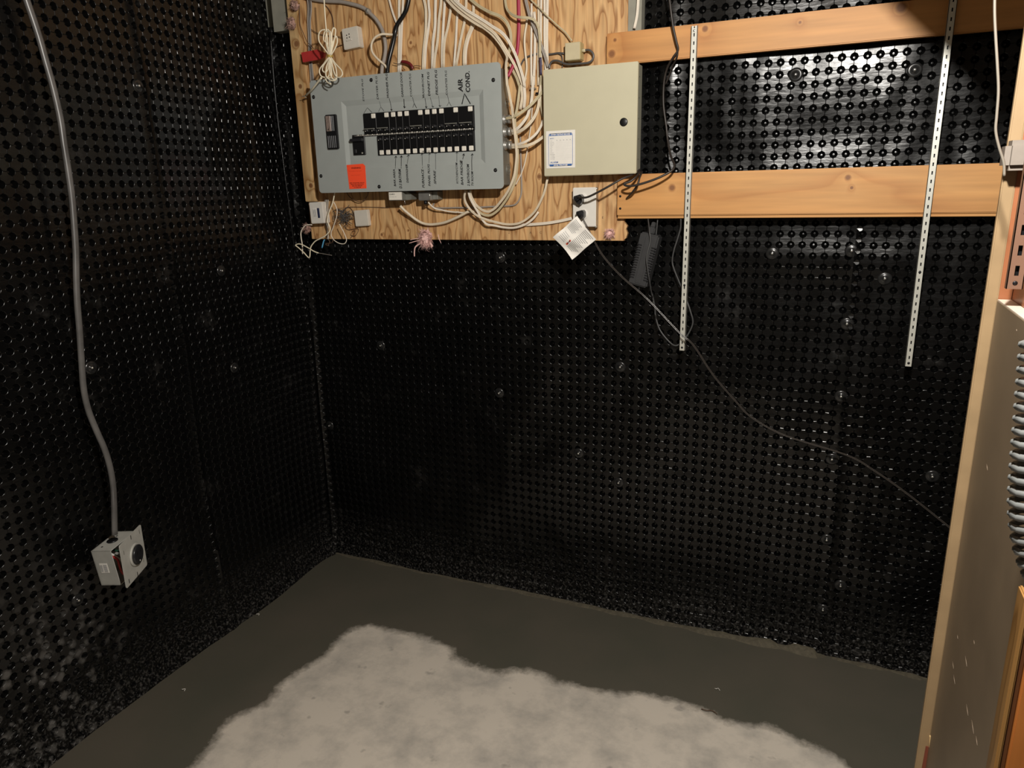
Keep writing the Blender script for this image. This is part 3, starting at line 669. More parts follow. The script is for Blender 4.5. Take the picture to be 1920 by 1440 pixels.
# orange warning sticker
a = P(*c1(576, 1186), CO); c = P(*c1(722, 1358), CO)
mb = MB(); mb.prism([(a.x, a.z - .001), (c.x - .008, a.z + .001), (c.x, a.z - .006), (c.x - .001, c.z + .001), (a.x + .004, c.z)], yC - .0009, yC - .0002)
st_ = mb.build('warning_sticker', 'orange', bp_, lab='bright orange warning sticker')
y_ = yC - .0011; cxs = (a.x + c.x) / 2; wds = c.x - a.x
text('WARNING', 'ink', st_, (cxs, y_, a.z - .014), (1, 0, 0), (0, 0, 1), length=wds * .52, h=.0052, bold=.02, center=True)
for i, (s, f_) in enumerate((('THIS PANEL IS FED FROM', .7), ('TWO SOURCES', .5))):
    text(s, 'inkred', st_, (cxs - .004, y_, a.z - .023 - i * .013), (1, 0, 0), (0, 0, 1), length=wds * f_, h=.003, center=True)
for i, (s, f_) in enumerate((('RISK OF ELECTRIC SHOCK', .8), ('MORE THAN ONE SWITCH', .7), ('MAY BE NEEDED', .55), ('TO TURN OFF', .4))):
    text(s, 'ink', st_, (cxs, y_, c.z + .018 - i * .0048), (1, 0, 0), (0, 0, 1), length=wds * f_, h=.0028, bold=.03, center=True)

# ------------------------------------------------------------------ beige alarm cabinet
AO = .100
xa, xb, za, zb_ = -.8055, -.5262, 1.4798, 1.7752
al_ = thing('alarm_cabinet', 'beige steel alarm cabinet with a round black lock and a test record card', 'cabinet', ((xa + xb) / 2, -PL, za))
mb = MB(); mb.box(xa, xb, -AO, -AO + .014, za, zb_, .0018); mb.build('door', 'beige', al_)
mb = MB(); mb.box(xa + .002, xb - .004, -AO + .0145, -PL, za + .003, zb_ - .003, .001); bd = mb.build('body', 'beige_side', al_)
for k in range(5):
    z = za + .04 + k * .055; mb = MB(); mb.lathe([(.0016, 0), (.0014, .0006)], (xb - .004, -AO + .035, z), (1, 0, 0), 8); mb.build('vent_hole', 'screw', bd)
q = P(1169.5, 229, AO); mb = MB(); mb.lathe([(.0115, -.001), (.0115, .0012), (.009, .0024)], (q.x, -AO, q.z), n=24); mb.build('lock_plug', 'black', al_)
# record card
ka = P(1024, 243.5, AO); kc = P(1078.5, 314, AO)
kx0, kx1, kz1, kz0 = ka.x, kc.x, ka.z - .004, kc.z
mb = MB(); mb.box(kx0, kx1, -AO - .0009, -AO - .0001, kz0, kz1); cd_ = mb.build('record_card', 'paper', al_, lab='white record card with a blue border')
yk = -AO - .0011; W_ = kx1 - kx0; H_ = kz1 - kz0
def ringband(x0, x1, z0, z1, r, t):
    o1 = rrect(x0, x1, z0, z1, r, 5); o2 = rrect(x0 + t, x1 - t, z0 + t, z1 - t, max(r - t, .0005), 5); n = len(o1)
    v = [(p[0], yk, p[1]) for p in o1 + o2]; return v, [(i, (i + 1) % n, (i + 1) % n + n, i + n) for i in range(n)]
mb = MB(); v, f = ringband(kx0 + W_ * .08, kx1 - W_ * .08, kz0 + H_ * .05, kz1 - H_ * .07, .006, .0011); mb.add(v, f)
mb.add([(kx0 + W_ * .14, yk, kz1 - H_ * .07), (kx1 - W_ * .14, yk, kz1 - H_ * .07), (kx1 - W_ * .10, yk, kz1 - H_ * .135), (kx0 + W_ * .10, yk, kz1 - H_ * .135)], [(0, 1, 2, 3)])
mb.add([(kx0 + W_ * .10, yk, kz0 + H_ * .105), (kx1 - W_ * .10, yk, kz0 + H_ * .105), (kx1 - W_ * .14, yk, kz0 + H_ * .05), (kx0 + W_ * .14, yk, kz0 + H_ * .05)], [(0, 1, 2, 3)])
mb.build('blue_border', 'blue', cd_)
kxm = (kx0 + kx1) / 2
text('SYSTEM TESTING RECORD', 'paper', cd_, (kxm, yk - .0002, kz1 - H_ * .122), (1, 0, 0), (0, 0, 1), length=W_ * .68, h=.0042, bold=.03, center=True)
text('(416) 744-9188', 'paper', cd_, (kxm, yk - .0002, kz0 + H_ * .058), (1, 0, 0), (0, 0, 1), length=W_ * .48, h=.0042, bold=.03, center=True)
text('MONTH', 'blue', cd_, (kx0 + W_ * .14, yk, kz1 - H_ * .215), (1, 0, 0), (0, 0, 1), length=W_ * .13, h=.0026, bold=.03)
for i, s in enumerate(('YEAR', 'JANUARY', 'FEBRUARY', 'MARCH', 'APRIL', 'MAY', 'JUNE', 'JULY', 'AUGUST', 'SEPTEMBER', 'OCTOBER', 'NOVEMBER', 'DECEMBER')):
    text(s, 'inkgrey', cd_, (kx0 + W_ * .14, yk, kz1 - H_ * (.275 + i * .0405)), (1, 0, 0), (0, 0, 1), h=.0021)
for i in range(5): text('9%d' % (i + 2), 'inkgrey', cd_, (kx0 + W_ * (.36 + i * .115), yk, kz1 - H_ * .265), (1, 0, 0), (0, 0, 1), h=.0024, bold=.02)
text('ALARM', 'blue', cd_, (kx0 + W_ * .14, yk, kz0 + H_ * .135), (1, 0, 0), (0, 0, 1), length=W_ * .27, h=.005, bold=.02)
mb = MB()
for i in range(13): z = kz1 - H_ * (.285 + i * .0405); mb.add([(kx0 + W_ * .34, yk, z), (kx1 - W_ * .11, yk, z), (kx1 - W_ * .11, yk, z + .00018), (kx0 + W_ * .34, yk, z + .00018)], [(0, 1, 2, 3)])
mb.build('table_rules', 'inkgrey', cd_)

# ------------------------------------------------------------------ duplex outlet with plugs
ax, az = P(1074, 352, .068).x, P(1074, 352, .068).z; cx_, cz_ = P(1117, 424, .068).x, P(1098, 425, .068).z
ou = thing('wall_outlet', 'white duplex wall outlet at the bottom of the plywood', 'outlet', ((ax + cx_) / 2, -PL, cz_))
mb = MB(); mb.box(ax, cx_, -.068, -.062, cz_, az, .0018); mb.build('cover_plate', 'whiteplastic', ou)
mb = MB(); mb.box(ax + .004, cx_ - .002, -.0625, -PL, cz_ + .003, az - .003, .001); mb.build('surface_box', 'steel', ou)
for (px, py) in ((1092, 372), (1093, 402)):
    q = P(px, py, .068); mb = MB(); mb.lathe([(.0165, -.001), (.0165, .0012), (.015, .002)], (q.x, -.068, q.z), n=20); mb.build('receptacle', 'whiteplastic', ou)
for (px, py) in ((1117, 354), (1116, 425)):
    q = P(px, py, .060); mb = MB(); mb.lathe([(.0045, -.01), (.0045, .002), (.003, .004)], (q.x, -.055, q.z), n=10); mb.build('box_screw', 'steel', ou)
crop_o = (1030, 340, 9.0)
# plug 1 with cord up to the adapter loop
def plug(name, lab, px, py, s=1.0):
    q = P(px, py, .07); r_ = thing(name, lab, 'plug', (q.x, -.07, q.z))
    mb = MB(); M_ = Matrix.Translation((q.x, -.07, q.z)) @ Matrix.Rotation(math.radians(-14), 4, 'Y')
    mb.prism([(-.013 * s, .008 * s), (-.010 * s, .013 * s), (.010 * s, .013 * s), (.014 * s, .006 * s), (.010 * s, -.010 * s), (.002 * s, -.016 * s), (-.006 * s, -.010 * s)], -.022, 0, M_); b_ = mb.build('plug_body', 'black2', r_)
    mb = MB(); mb.box(-.008 * s, .006 * s, -.034, -.021, -.004, .009, .003, M_); mb.build('grip', 'black', r_)
    return r_
pg1 = plug('power_plug', 'black plug in the upper socket of the white outlet', 1088, 374, 1.0)
c3 = (880, 0, 3.84)
mb = MB(); mb.tube(smooth(wp([(1084, 370), (1100, 370), (1120, 361), (1142, 349), (1165, 336), (1185, 328), (1200, 318)], [.105, .115, .12, .12, .11, .09, .06])), .0030); mb.build('cord', 'cordbrown', pg1)
pg2 = plug('power_plug', 'black plug in the lower socket, above the white paper tag', 1092, 402, .9)
long_ = [(1090, 406), (1102, 428), (1113, 450), (1133, 483), (1167, 520), (1213, 560), (1273, 623), (1300, 647), (1337, 703), (1380, 753), (1410, 783), (1473, 817), (1587, 853), (1640, 883), (1700, 925), (1782, 990), (1850, 1045)]
offs = [.105, .13, .135, .12, .10, .09, .10, .10, .075, .06, .06, .06, .05, .05, .05, .05, .05]
pth = smooth(wp(long_, offs), 5)
MT['clearcord'] = mat('brown_translucent_cord', (64, 59, 55), .2)
for s in (-1, 1):
    mb = MB(); mb.tube([p + Vector((0.0011 * s, 0, 0.0011 * s)) for p in pth], .0012, n=6); mb.build('cord_strand', 'clearcord', pg2)
# paper tag
tp = [P(1082, 405, .175), P(1117, 449, .150), P(1073, 487, .165), P(1037, 445, .19)]
tg = thing('paper_tag', 'crumpled white warning tag hanging from the cord below the outlet', 'tag', tp[1])
def tagp(u, v):
    a = tp[0].lerp(tp[1], u); c = tp[3].lerp(tp[2], u); q = a.lerp(c, v)
    q.y -= .006 * math.sin(u * 3.1) * math.sin(v * 5) + .004 * math.sin(v * 9 + u * 4); return q
mb = MB(); n = 14; v = [tagp(i / n, j / n) for i in range(n + 1) for j in range(n + 1)]
v2 = [p + Vector((0, .0006, 0)) for p in v]; k = (n + 1) ** 2
f = [(i * (n + 1) + j, i * (n + 1) + j + 1, (i + 1) * (n + 1) + j + 1, (i + 1) * (n + 1) + j) for i in range(n) for j in range(n)]
mb.add(v + v2, f + [tuple(x + k for x in reversed(q)) for q in f], True); mb.build('sheet', 'paper', tg)
def tbar(mb, u0, v0, u1, v1, wv):    # printed line from (u0,v0) to (u1,v1)
    m = 6; o = []
    for i in range(m + 1):
        u = u0 + (u1 - u0) * i / m; v_ = v0 + (v1 - v0) * i / m
        o += [tagp(u, v_) + Vector((0, -.0009, 0)), tagp(u, v_ + wv) + Vector((0, -.0009, 0))]
    mb.add(o, [(2 * i, 2 * i + 1, 2 * i + 3, 2 * i + 2) for i in range(m)])
mb = MB()
for i in range(9): tbar(mb, .06, .08 + i * .045, .40 - .03 * (i % 3), .08 + i * .045, .012)
for i in range(5): tbar(mb, .10 + .0, .58 + i * .06, .36, .58 + i * .06, .010)
mb.build('fine_print', 'inkgrey', tg)
mb = MB()
for i in range(16): tbar(mb, .52, .06 + i * .052, .93 - .05 * (i % 4), .06 + i * .052, .016)
mb.build('fine_print', mat('dark_grey_print', (128, 127, 126), .7), tg)
mb = MB(); tbar(mb, .455, .60, .455, .84, 0); 
mb = MB(); o = [tagp(.44, .62), tagp(.50, .62), tagp(.50, .84), tagp(.44, .84)]; mb.add([p + Vector((0, -.0009, 0)) for p in o], [(0, 1, 2, 3)]); mb.build('red_banner', 'inkred', tg)
a = tagp(.49, .80) + Vector((0, -.0016, 0)); c = tagp(.49, .64) + Vector((0, -.0016, 0))
text('WARNING', 'ink', tg, a, c - a, (tagp(.44, .72) - tagp(.50, .72)), length=(c - a).length, h=.0035, bold=.02)

# ------------------------------------------------------------------ power adapter hanging on the membrane
pa = thing('power_adapter', 'black ribbed power adapter hanging under the lower board', 'power adapter', P(1210, 489, .05))
ctr = P(1210, 487, .055); M_ = Matrix.Translation(ctr) @ Matrix.Rotation(math.radians(13), 4, 'Y') @ Matrix.Rotation(math.radians(-6), 4, 'Z')
MT['adapter'] = mat('charcoal_plastic', (52, 52, 53), .5, noise=.1, nscale=50)
mb = MB(); mb.box(-.029, .029, -.018, .018, -.078, .078, .004, M_); mb.build('case', 'adapter', pa)
for s in (-1, 1):
    for k in range(14):
        z = -.058 + k * .0075; mb = MB(); mb.box(s * .0225 - .0075, s * .0225 + .0075, -.0200, -.0170, z, z + .0032, .0007, M_); mb.build('rib', 'black2', pa)
mb = MB(); mb.box(-.0095, .0095, -.0192, -.017, -.070, .070, .0008, M_); mb.build('label_panel', 'adapter', pa)
mb = MB(); mb.box(-.011, .009, -.010, .010, .077, .098, .003, M_); mb.box(-.007, .005, -.007, .007, .097, .112, .002, M_); mb.build('inlet_plug', 'adapter', pa)
mb = MB(); mb.tube([M_ @ Vector((.003, 0, -.078 - .004 * k)) for k in range(5)], .0045, taper=lambda t: 1 - .35 * t); mb.build('strain_relief', 'black2', pa)
c5 = (980, 330, 3.8925)
mb = MB(); mb.tube(smooth(wp([(915, 310), (925, 400), (930, 480), (905, 590), (912, 680), (925, 760), (940, 850), (950, 880)], [.05, .08, .085, .09, .09, .085, .06, .05], c5)), .0019, n=6); mb.build('cord', 'greycord', pa)
mb = MB(); mb.tube(smooth(wp([(985, 320), (975, 420), (963, 500)], .05, c5)), .0019, n=6); mb.build('cord', 'greycord', pa)
mb = MB(); mb.tube(smooth(wp([(945, 860), (965, 960), (970, 1020), (1000, 1120), (1070, 1210), (1120, 1238), (1165, 1205), (1210, 1150), (1242, 1070), (1225, 990), (1190, 890), (1145, 780), (1105, 680), (1092, 620), (1105, 540), (1130, 460), (1152, 380), (1155, 310)], [.04, .035, .035, .04, .045, .05, .045, .04, .04, .04, .035, .035, .035, .035, .04, .04, .04, .045], c5)), .0025, n=7); mb.build('cord', 'greycord', pa)
# black cord looping down the strip from the ceiling
mb = MB(); mb.tube(smooth(wp([(1252, -30), (1258, 20), (1262, 50), (1268, 78), (1271, 94), (1262, 108), (1251, 128), (1245, 155), (1244, 195), (1249, 235), (1252, 262), (1257, 290), (1264, 314), (1240, 331), (1205, 344), (1180, 349), (1170, 345), (1182, 340), (1192, 332), (1200, 322)],
                                [.09, .09, .085, .08, .075, .07, .05, .04, .035, .035, .04, .06, .095, .11, .115, .115, .112, .108, .10, .08])), .0032); mb.build('black_cord', 'cordbrown', None, 'black cord dropping past the upper board and looping over the lower board', 'cord')
mb = MB(); mb.tube(smooth(wp([(1271, 92), (1269, 108), (1262, 122), (1256, 138), (1248, 158)], [.073, .068, .05, .04, .03])), .0026); mb.build('black_cord', 'cordbrown', None, 'second thin black cord branching just below the upper board', 'cord')
mb = MB(); mb.tube(smooth(wp([(1204, 322), (1200, 330), (1196, 345), (1186, 360), (1175, 372)], [.06, .085, .095, .09, .062])), .0028); mb.build('black_cord', 'cordbrown', None, 'short black cord tail between the beige cabinet and the lower board', 'cord')

# ------------------------------------------------------------------ cables on the plywood
c8 = (680, 0, 8.0); tr = (900, 0, 9.0); r2 = (920, 140, 10.2857); bl = (850, 250, 7.2); ll = (560, 350, 10.2857); l7 = (700, 350, 10.2857); s5 = (500, 0, 7.2)
def cable(lab, segs, rx, ry=None, m='romex', off=.041, name='electric_cable', group=None, cat='cable', par=None, n=8, twin=False):
    """segs: list of (crop, points); one continuous path"""
    pts = []
    for crop, q in segs: pts += [(crop[0] + x / crop[2], crop[1] + y / crop[2]) for x, y in q] if crop else q
    path = smooth(wp(pts, off), 5); ry = ry or rx; mb = MB()
    if twin:                                      # flat two-wire jacket with its two ridges
        for s in (-1, 1):
            q = []
            for i, p in enumerate(path):
                t_ = (path[min(i + 1, len(path) - 1)] - path[max(i - 1, 0)]).normalized(); sd = t_.cross(Vector((0, -1, 0))).normalized(); q.append(p + sd * (rx * .45 * s))
            mb.tube(q, rx * .56, ry, n)
    else: mb.tube(path, rx, ry, n)
    return mb.build(name, m, par, lab, cat, group)
G = 'electric cables on the plywood'
def fc(lab, segs, off=.041, rx=.0046, m='romex', twin=True): return cable(lab, segs, rx, .0024, m, off, group=G, twin=twin)
# service cable
sv = cable('thick grey-white cable curving in from the top left to the breaker panel', [(s5, [(430, -60), (620, -10), (800, 15), (1000, 25), (1150, 55), (1280, 95), (1380, 155)]), (c8, [(100, 190), (200, 290), (280, 420), (325, 560), (345, 720), (325, 880), (295, 1000), (285, 1120)])], .0062, None, 'greycable', [.046, .046, .046, .046, .046, .046, .046, .05, .05, .05, .055, .06, .07, .08, .085], group=G, name='service_cable')
q = P(690, 21, .05); mb = MB(); mb.box(q.x - .006, q.x + .006, -.058, -.036, q.z - .008, q.z + .008, .003); mb.build('cable_clamp', 'steel', None, 'small metal clamp over the thick grey-white cable', 'clamp')
cable('cream cable curling in a loop left of the black cable', [(c8, [(520, 530), (460, 522), (380, 515), (280, 515), (190, 560), (140, 640), (130, 720), (155, 800), (220, 880), (300, 950), (350, 1000), (380, 1070)])], .0036, None, 'romex', [.05, .06, .075, .085, .09, .09, .09, .09, .09, .085, .085, .085], group=G)
cable('thick glossy black cable running down to the top of the breaker panel', [(c8, [(700, -80), (685, 30), (650, 160), (585, 270), (520, 370), (490, 480), (470, 590), (440, 720), (405, 860), (380, 980), (370, 1100)])], .0068, None, 'blacksatin', [.06, .06, .06, .06, .06, .06, .065, .07, .075, .08, .085], group=G)
vert = [('thin white cable slanting in behind the black cable', [(375, -60), (400, 0), (440, 150), (480, 270), (520, 370)], .0032, .043, 'romex2'),
        ('white flat cable directly right of the black cable, left of a pair', [(548, -60), (548, 200), (552, 500), (545, 800), (540, 1090)], .0040, .041, 'romex2'),
        ('white flat cable directly right of the black cable, right of a pair', [(608, -60), (600, 150), (588, 400), (575, 700), (565, 1090)], .0040, .042, 'romex2'),
        ('white flat cable left of centre above the panel, first of the close pairs', [(900, -60), (935, 60), (950, 200), (945, 480), (915, 760), (905, 1050)], .0044, .044, 'romex'),
        ('white flat cable left of centre above the panel, crossing its neighbour', [(985, -60), (990, 60), (1003, 230), (985, 450), (950, 700), (930, 1050)], .0040, .041, 'romex2'),
        ('white flat cable above the washroom label, kinked near its top', [(1095, -60), (1090, 200), (1085, 400), (1055, 650), (1045, 1040)], .0046, .042, 'romex2'),
        ('wavy white flat cable above the fridge label', [(1180, -60), (1170, 100), (1145, 300), (1125, 600), (1085, 850), (1070, 1040)], .0044, .044, 'romex'),
        ('white flat cable dropping straight behind the diagonal bundle, left one', [(1240, -60), (1228, 100), (1210, 400), (1195, 700), (1195, 1020)], .0042, .042, 'romex2'),
        ('white flat cable bending left from under the diagonal bundle', [(1330, 40), (1315, 180), (1280, 400), (1225, 650), (1215, 1020)], .0042, .044, 'romex'),
        ('narrow white cable under the diagonal bundle, left of the air conditioner wires', [(1440, -60), (1435, 100), (1415, 300), (1400, 600), (1370, 1010)], .0036, .041, 'romex2'),
        ('white flat cable in the middle of the three ending above the air conditioner note', [(1555, -60), (1550, 120), (1530, 320), (1470, 600), (1400, 1000)], .0042, .043, 'romex'),
        ('white flat cable ending closest above the air conditioner note', [(1665, 60), (1660, 220), (1640, 380), (1570, 560), (1525, 760), (1520, 980)], .0044, .044, 'romex'),
        ('narrow white cable hugging the right one above the air conditioner note', [(1680, 360), (1600, 560), (1555, 760), (1548, 975)], .0030, .041, 'romex2')]
for lab, q, rx, off, m in vert: fc(lab, [(c8, q)], off, rx, m)
# diagonal bundle
fc('upper white cable of the diagonal bundle sweeping right over the panel corner', [(c8, [(1330, -70), (1400, 20), (1540, 140), (1700, 240), (1860, 340)]), (tr, [(210, 450), (340, 530), (440, 630), (530, 780), (600, 930), (665, 1110), (720, 1290), (750, 1440)]), (r2, [(650, 250), (660, 450), (640, 650)])], [.07, .075, .08, .08, .08, .08, .08, .08, .075, .07, .07, .065, .06, .055, .055, .05], .0046, 'romex2')
fc('middle white cable of the diagonal bundle, ending beside the right knockouts', [(c8, [(1280, -70), (1350, 20), (1480, 140), (1640, 260), (1780, 350)]), (tr, [(100, 450), (240, 560), (340, 690), (430, 830), (520, 980), (600, 1130), (670, 1300), (720, 1440)]), (r2, [(600, 230), (610, 430), (570, 670)])], [.065, .07, .075, .075, .075, .075, .075, .075, .07, .065, .06, .055, .05, .05, .05, .05], .0046, 'romex')
fc('lower white cable of the diagonal bundle that drops along the panel side', [(c8, [(1220, -70), (1290, 30), (1420, 160), (1580, 280), (1740, 380)]), (tr, [(60, 470), (200, 580), (320, 720), (410, 860), (455, 960), (440, 1080), (445, 1250), (460, 1440)]), (r2, [(330, 230), (370, 430), (410, 640), (435, 850), (455, 1050), (480, 1250), (495, 1430)]), (bl, [(855, 300), (845, 420), (825, 560), (780, 690), (720, 810), (640, 920), (560, 1010), (480, 1055), (400, 1040), (320, 980), (270, 910), (235, 830), (230, 770)])],
   [.06, .065, .07, .07, .07, .07, .07, .072, .075, .08, .10, .11, .11, .11, .105, .10, .09, .085, .085, .085, .085, .085, .085, .085, .08, .075, .07, .07, .07, .07, .075, .08, .085], .0040, 'romex')
fc('white cable dropping beside the panel just right of the longer one and looping back under', [(tr, [(500, 1080), (560, 1200), (620, 1320), (660, 1440)]), (r2, [(560, 230), (540, 430), (510, 640), (470, 850), (480, 1050)]), (bl, [(862, 130), (870, 300), (858, 480), (835, 640), (770, 800), (690, 930), (600, 1040), (500, 1105), (400, 1095), (320, 1030), (260, 940), (215, 850), (205, 770)])],
   [.06, .06, .065, .07, .075, .08, .08, .08, .08, .08, .075, .075, .07, .07, .065, .06, .06, .06, .065, .07, .075, .08], .0040, 'romex3')
fc('beige cable arching across the top centre into the diagonal bundle', [(c8, [(1560, -60), (1640, 10), (1740, 90), (1860, 160)]), (tr, [(200, 220), (330, 270), (430, 350), (490, 460), (520, 600), (520, 740), (490, 880), (455, 1000)])], [.05, .055, .06, .065, .07, .07, .075, .075, .07, .065, .06, .055], .0046, 'romex3')
fc('beige cable swooping right across the magenta cable', [(tr, [(420, -60), (430, 40), (455, 150), (520, 230), (620, 282), (720, 295), (830, 305), (920, 345), (980, 450), (1005, 600), (1012, 760), (1015, 940), (1030, 1130), (1035, 1300), (1035, 1440)]), (r2, [(965, 200), (960, 400), (975, 600), (1010, 820)])], [.05, .055, .06, .07, .08, .085, .08, .075, .07, .065, .06, .06, .06, .06, .055, .055, .055, .05, .05], .0038, 'romex3')
cable('magenta cable hanging behind the white cables into the panel side', [(tr, [(650, -60), (652, 120), (655, 300), (655, 480), (645, 680), (628, 850), (600, 980), (560, 1100), (520, 1190), (470, 1290)])], .0056, .004, 'magenta', [.042, .042, .042, .042, .042, .045, .05, .06, .065, .07], group=G)
cable('pale cable hanging alone right of the magenta cable', [(tr, [(795, 330), (785, 420), (760, 560), (752, 720), (765, 900), (785, 1060), (785, 1200), (755, 1350)]), (r2, [(680, 60), (640, 180)])], .0034, None, 'romex', .045, group=G)
rb = [('white flat cable, leftmost of the straight drop left of the beige cabinet', [(870, 60), (872, 300), (868, 600), (865, 1000), (870, 1440)], .0030, 'romex2'),
      ('white flat cable, second of the straight drop left of the beige cabinet', [(915, 200), (930, 420), (930, 700), (922, 1000), (905, 1440)], .0042, 'romex2'),
      ('white flat cable, third of the straight drop left of the beige cabinet', [(985, -60), (990, 300), (988, 700), (985, 1000), (985, 1440)], .0032, 'romex'),
      ('white flat cable, fourth of the straight drop left of the beige cabinet', [(1035, -60), (1030, 300), (1028, 600), (1030, 900), (1040, 1100)], .0032, 'romex2'),
      ('white flat cable, fifth of the straight drop reaching the cabinet top', [(1090, -60), (1092, 300), (1090, 600), (1100, 900), (1110, 1200)], .0036, 'romex2'),
      ('white flat cable, rightmost of the straight drop reaching the cabinet top', [(1140, -60), (1135, 300), (1130, 600), (1135, 900), (1140, 1200)], .0040, 'romex2')]
for lab, q, rx, m in rb: fc(lab, [(tr, q)], .044, rx, m)
fc('grey-white cable slanting down to the top left corner of the beige cabinet', [(tr, [(760, -60), (800, 120), (850, 300), (920, 470), (990, 650), (1060, 840), (1110, 990), (1150, 1130)])], [.06, .06, .06, .055, .055, .055, .055, .055], .0048, 'greycable')
mb = MB(); q = smooth(wp([(1013, 108), (1014, 122), (1014, 140)], .068), 4); mb.tube(q, .0042, .003); mb.build('purple_tape', mat('dark_purple_mark', (58, 46, 74), .5, noise=.4, nscale=200), None, 'dark purple marking on a cable left of the beige cabinet', 'tape')
cable('thin cream wire slanting down right to the small beige box', [(tr, [(830, -40), (900, 40), (1010, 140), (1100, 235), (1200, 330), (1320, 440), (1440, 545)]), (c3, [(740, 295)])], .0022, None, 'romex3', [.05, .05, .055, .06, .055, .055, .055, .06], group=G)
fc('white cable crossing right from the topmost side connector of the panel', [(r2, [(290, 845), (400, 825), (520, 770), (640, 690), (780, 580), (900, 450), (1000, 330), (1060, 240)])], [.085, .09, .095, .09, .085, .075, .06, .05], .0044, 'romex3')
fc('white cable leaving the middle side connector and curving up, inner one', [(r2, [(400, 1090), (500, 1050), (600, 950), (700, 810), (750, 660), (790, 480), (810, 250), (830, 20)])], [.075, .085, .085, .08, .07, .06, .05, .045], .0046, 'romex2')
fc('white cable leaving the middle side connector and curving up, outer one', [(r2, [(410, 1130), (540, 1100), (680, 1010), (800, 880), (870, 760), (920, 610), (945, 430), (970, 200), (975, 20)])], [.075, .085, .09, .085, .08, .075, .065, .055, .05], .0050, 'romex')
fc('white cable leaving the lowest side connector, upper one of two', [(r2, [(400, 1360), (520, 1345), (660, 1300), (800, 1210), (900, 1110), (970, 990), (1010, 880)])], [.075, .085, .09, .085, .08, .07, .06], .0040, 'romex2')
fc('white cable leaving the lowest side connector, lower one of two', [(r2, [(400, 1400), (560, 1390), (700, 1370), (850, 1310), (980, 1225), (1060, 1150)])], [.075, .085, .09, .085, .075, .06], .0046, 'romex')
cable('slender grey cable running down and turning left under the panel', [(bl, [(905, 40), (910, 250), (918, 500), (922, 760), (905, 860), (860, 940), (790, 975), (600, 985), (300, 1000), (0, 1005)]), (l7, [(1500, 410), (1300, 412), (1180, 405), (1150, 360), (1175, 325)])], .0026, None, 'greycable', .040, group=G)
cable('thin cream wire hanging between the panel and the beige cabinet', [(r2, [(800, 620), (795, 750), (780, 960), (755, 1130), (735, 1250)]), (bl, [(1005, 180), (990, 280), (965, 400), (920, 540), (870, 640), (845, 690)])], .0018, None, 'romex2', .05, group=G)
fc('lowest white cable sagging from under the beige cabinet to the panel, upper strand', [(bl, [(1290, 560), (1265, 640), (1240, 760), (1190, 890), (1110, 1040), (1000, 1150), (880, 1215), (740, 1230), (600, 1205), (450, 1165), (320, 1110), (230, 1030), (170, 940), (150, 860), (165, 770)])], [.06, .07, .07, .065, .06, .055, .055, .055, .06, .065, .07, .07, .075, .08, .085], .0036, 'romex')
fc('lowest white cable sagging under the panel, lower strand crossing to the left', [(bl, [(1150, 1060), (1070, 1160), (960, 1235), (820, 1275), (680, 1270), (560, 1245), (450, 1225), (380, 1150), (330, 1060), (270, 960), (225, 870), (205, 790)])], [.05, .05, .05, .05, .05, .055, .06, .065, .07, .075, .08, .085], .0034, 'romex2')
fc('white cable running up beside the bare concrete right of the plywood', [(c3, [(1218, -60), (1214, 40), (1206, 120), (1188, 205)])], .045, .0040, 'romex2')
fc('white cable running left from the duplex outlet', [(bl, [(1600, 1148), (1500, 1172), (1400, 1192), (1250, 1215), (1100, 1228), (950, 1236), (820, 1240)])], .042, .0046, 'romex2')
cable('thick pale cable drooping in a U below the panel from the small transformer', [(l7, [(520, 370), (600, 455), (700, 540), (820, 635), (950, 705), (1080, 730), (1220, 722), (1380, 690), (1520, 635), (1640, 580)]), (bl, [(120, 1100), (200, 1060), (300, 1060)])], .0046, None, 'romex', [.075, .07, .062, .055, .05, .048, .048, .05, .052, .055, .055, .055, .05], group=G)
cable('thin white wire curving right from the metal bracket below the panel', [(l7, [(1060, 300), (1120, 370), (1200, 425), (1320, 450), (1460, 480), (1600, 495)]), (bl, [(40, 1062), (130, 1072), (220, 1060)])], .0026, None, 'romex2', [.08, .07, .06, .055, .05, .05, .05, .05, .048], group=G)
# cable strap
q = P(998, 166, .05); mb = MB(); mb.box(q.x - .008, q.x + .008, -.052, -.036, q.z - .0025, q.z + .0025, .001); mb.build('cable_staple', 'steel', None, 'metal staple across the straight white cables left of the beige cabinet', 'staple')
q = P(1006, 175, .05); mb = MB(); mb.box(q.x - .004, q.x + .004, -.050, -.036, q.z - .003, q.z + .003, .001); mb.build('cable_staple', 'screw', None, 'dark staple just below the metal one', 'staple')

# grey wire bundle between stud and panel
for i, (dx, lab) in enumerate(((0, 'left'), (22, 'middle'), (44, 'right'))):
    cable('thin grey cable in the gap right of the knotty stud, %s of three' % lab, [(s5, [(545 + dx, -60), (560 + dx, 100), (555 + dx * .8, 300), (565 + dx * .7, 500), (575 + dx * .7, 800), (590 + dx * .8, 1000), (600 + dx, 1150)])], .0022, None, 'greycable' if i != 1 else 'greyflat', .045, group=G)
cable('dark thin wire wandering down from the pink tuft to the grey cables', [(s5, [(440, 40), (445, 200), (450, 330), (500, 460), (545, 560), (600, 620), (640, 660)])], .0011, None, 'copper', .062, name='thin_wire', cat='wire')
cable('dark thin wire curving down from the top towards the phone jack', [(s5, [(780, 60), (830, 110), (880, 200), (900, 300), (908, 380)])], .0011, None, 'copper', .042, name='thin_wire', cat='wire')
cable('dark thin wire entering the phone jack from the left', [(s5, [(560, 360), (620, 410), (700, 455), (820, 480), (950, 490), (1040, 520)])], .0011, None, 'copper', .044, name='thin_wire', cat='wire')
cable('dark thin wire below the phone jack', [(s5, [(930, 640), (1000, 610), (1050, 600)])], .0011, None, 'copper', .044, name='thin_wire', cat='wire')
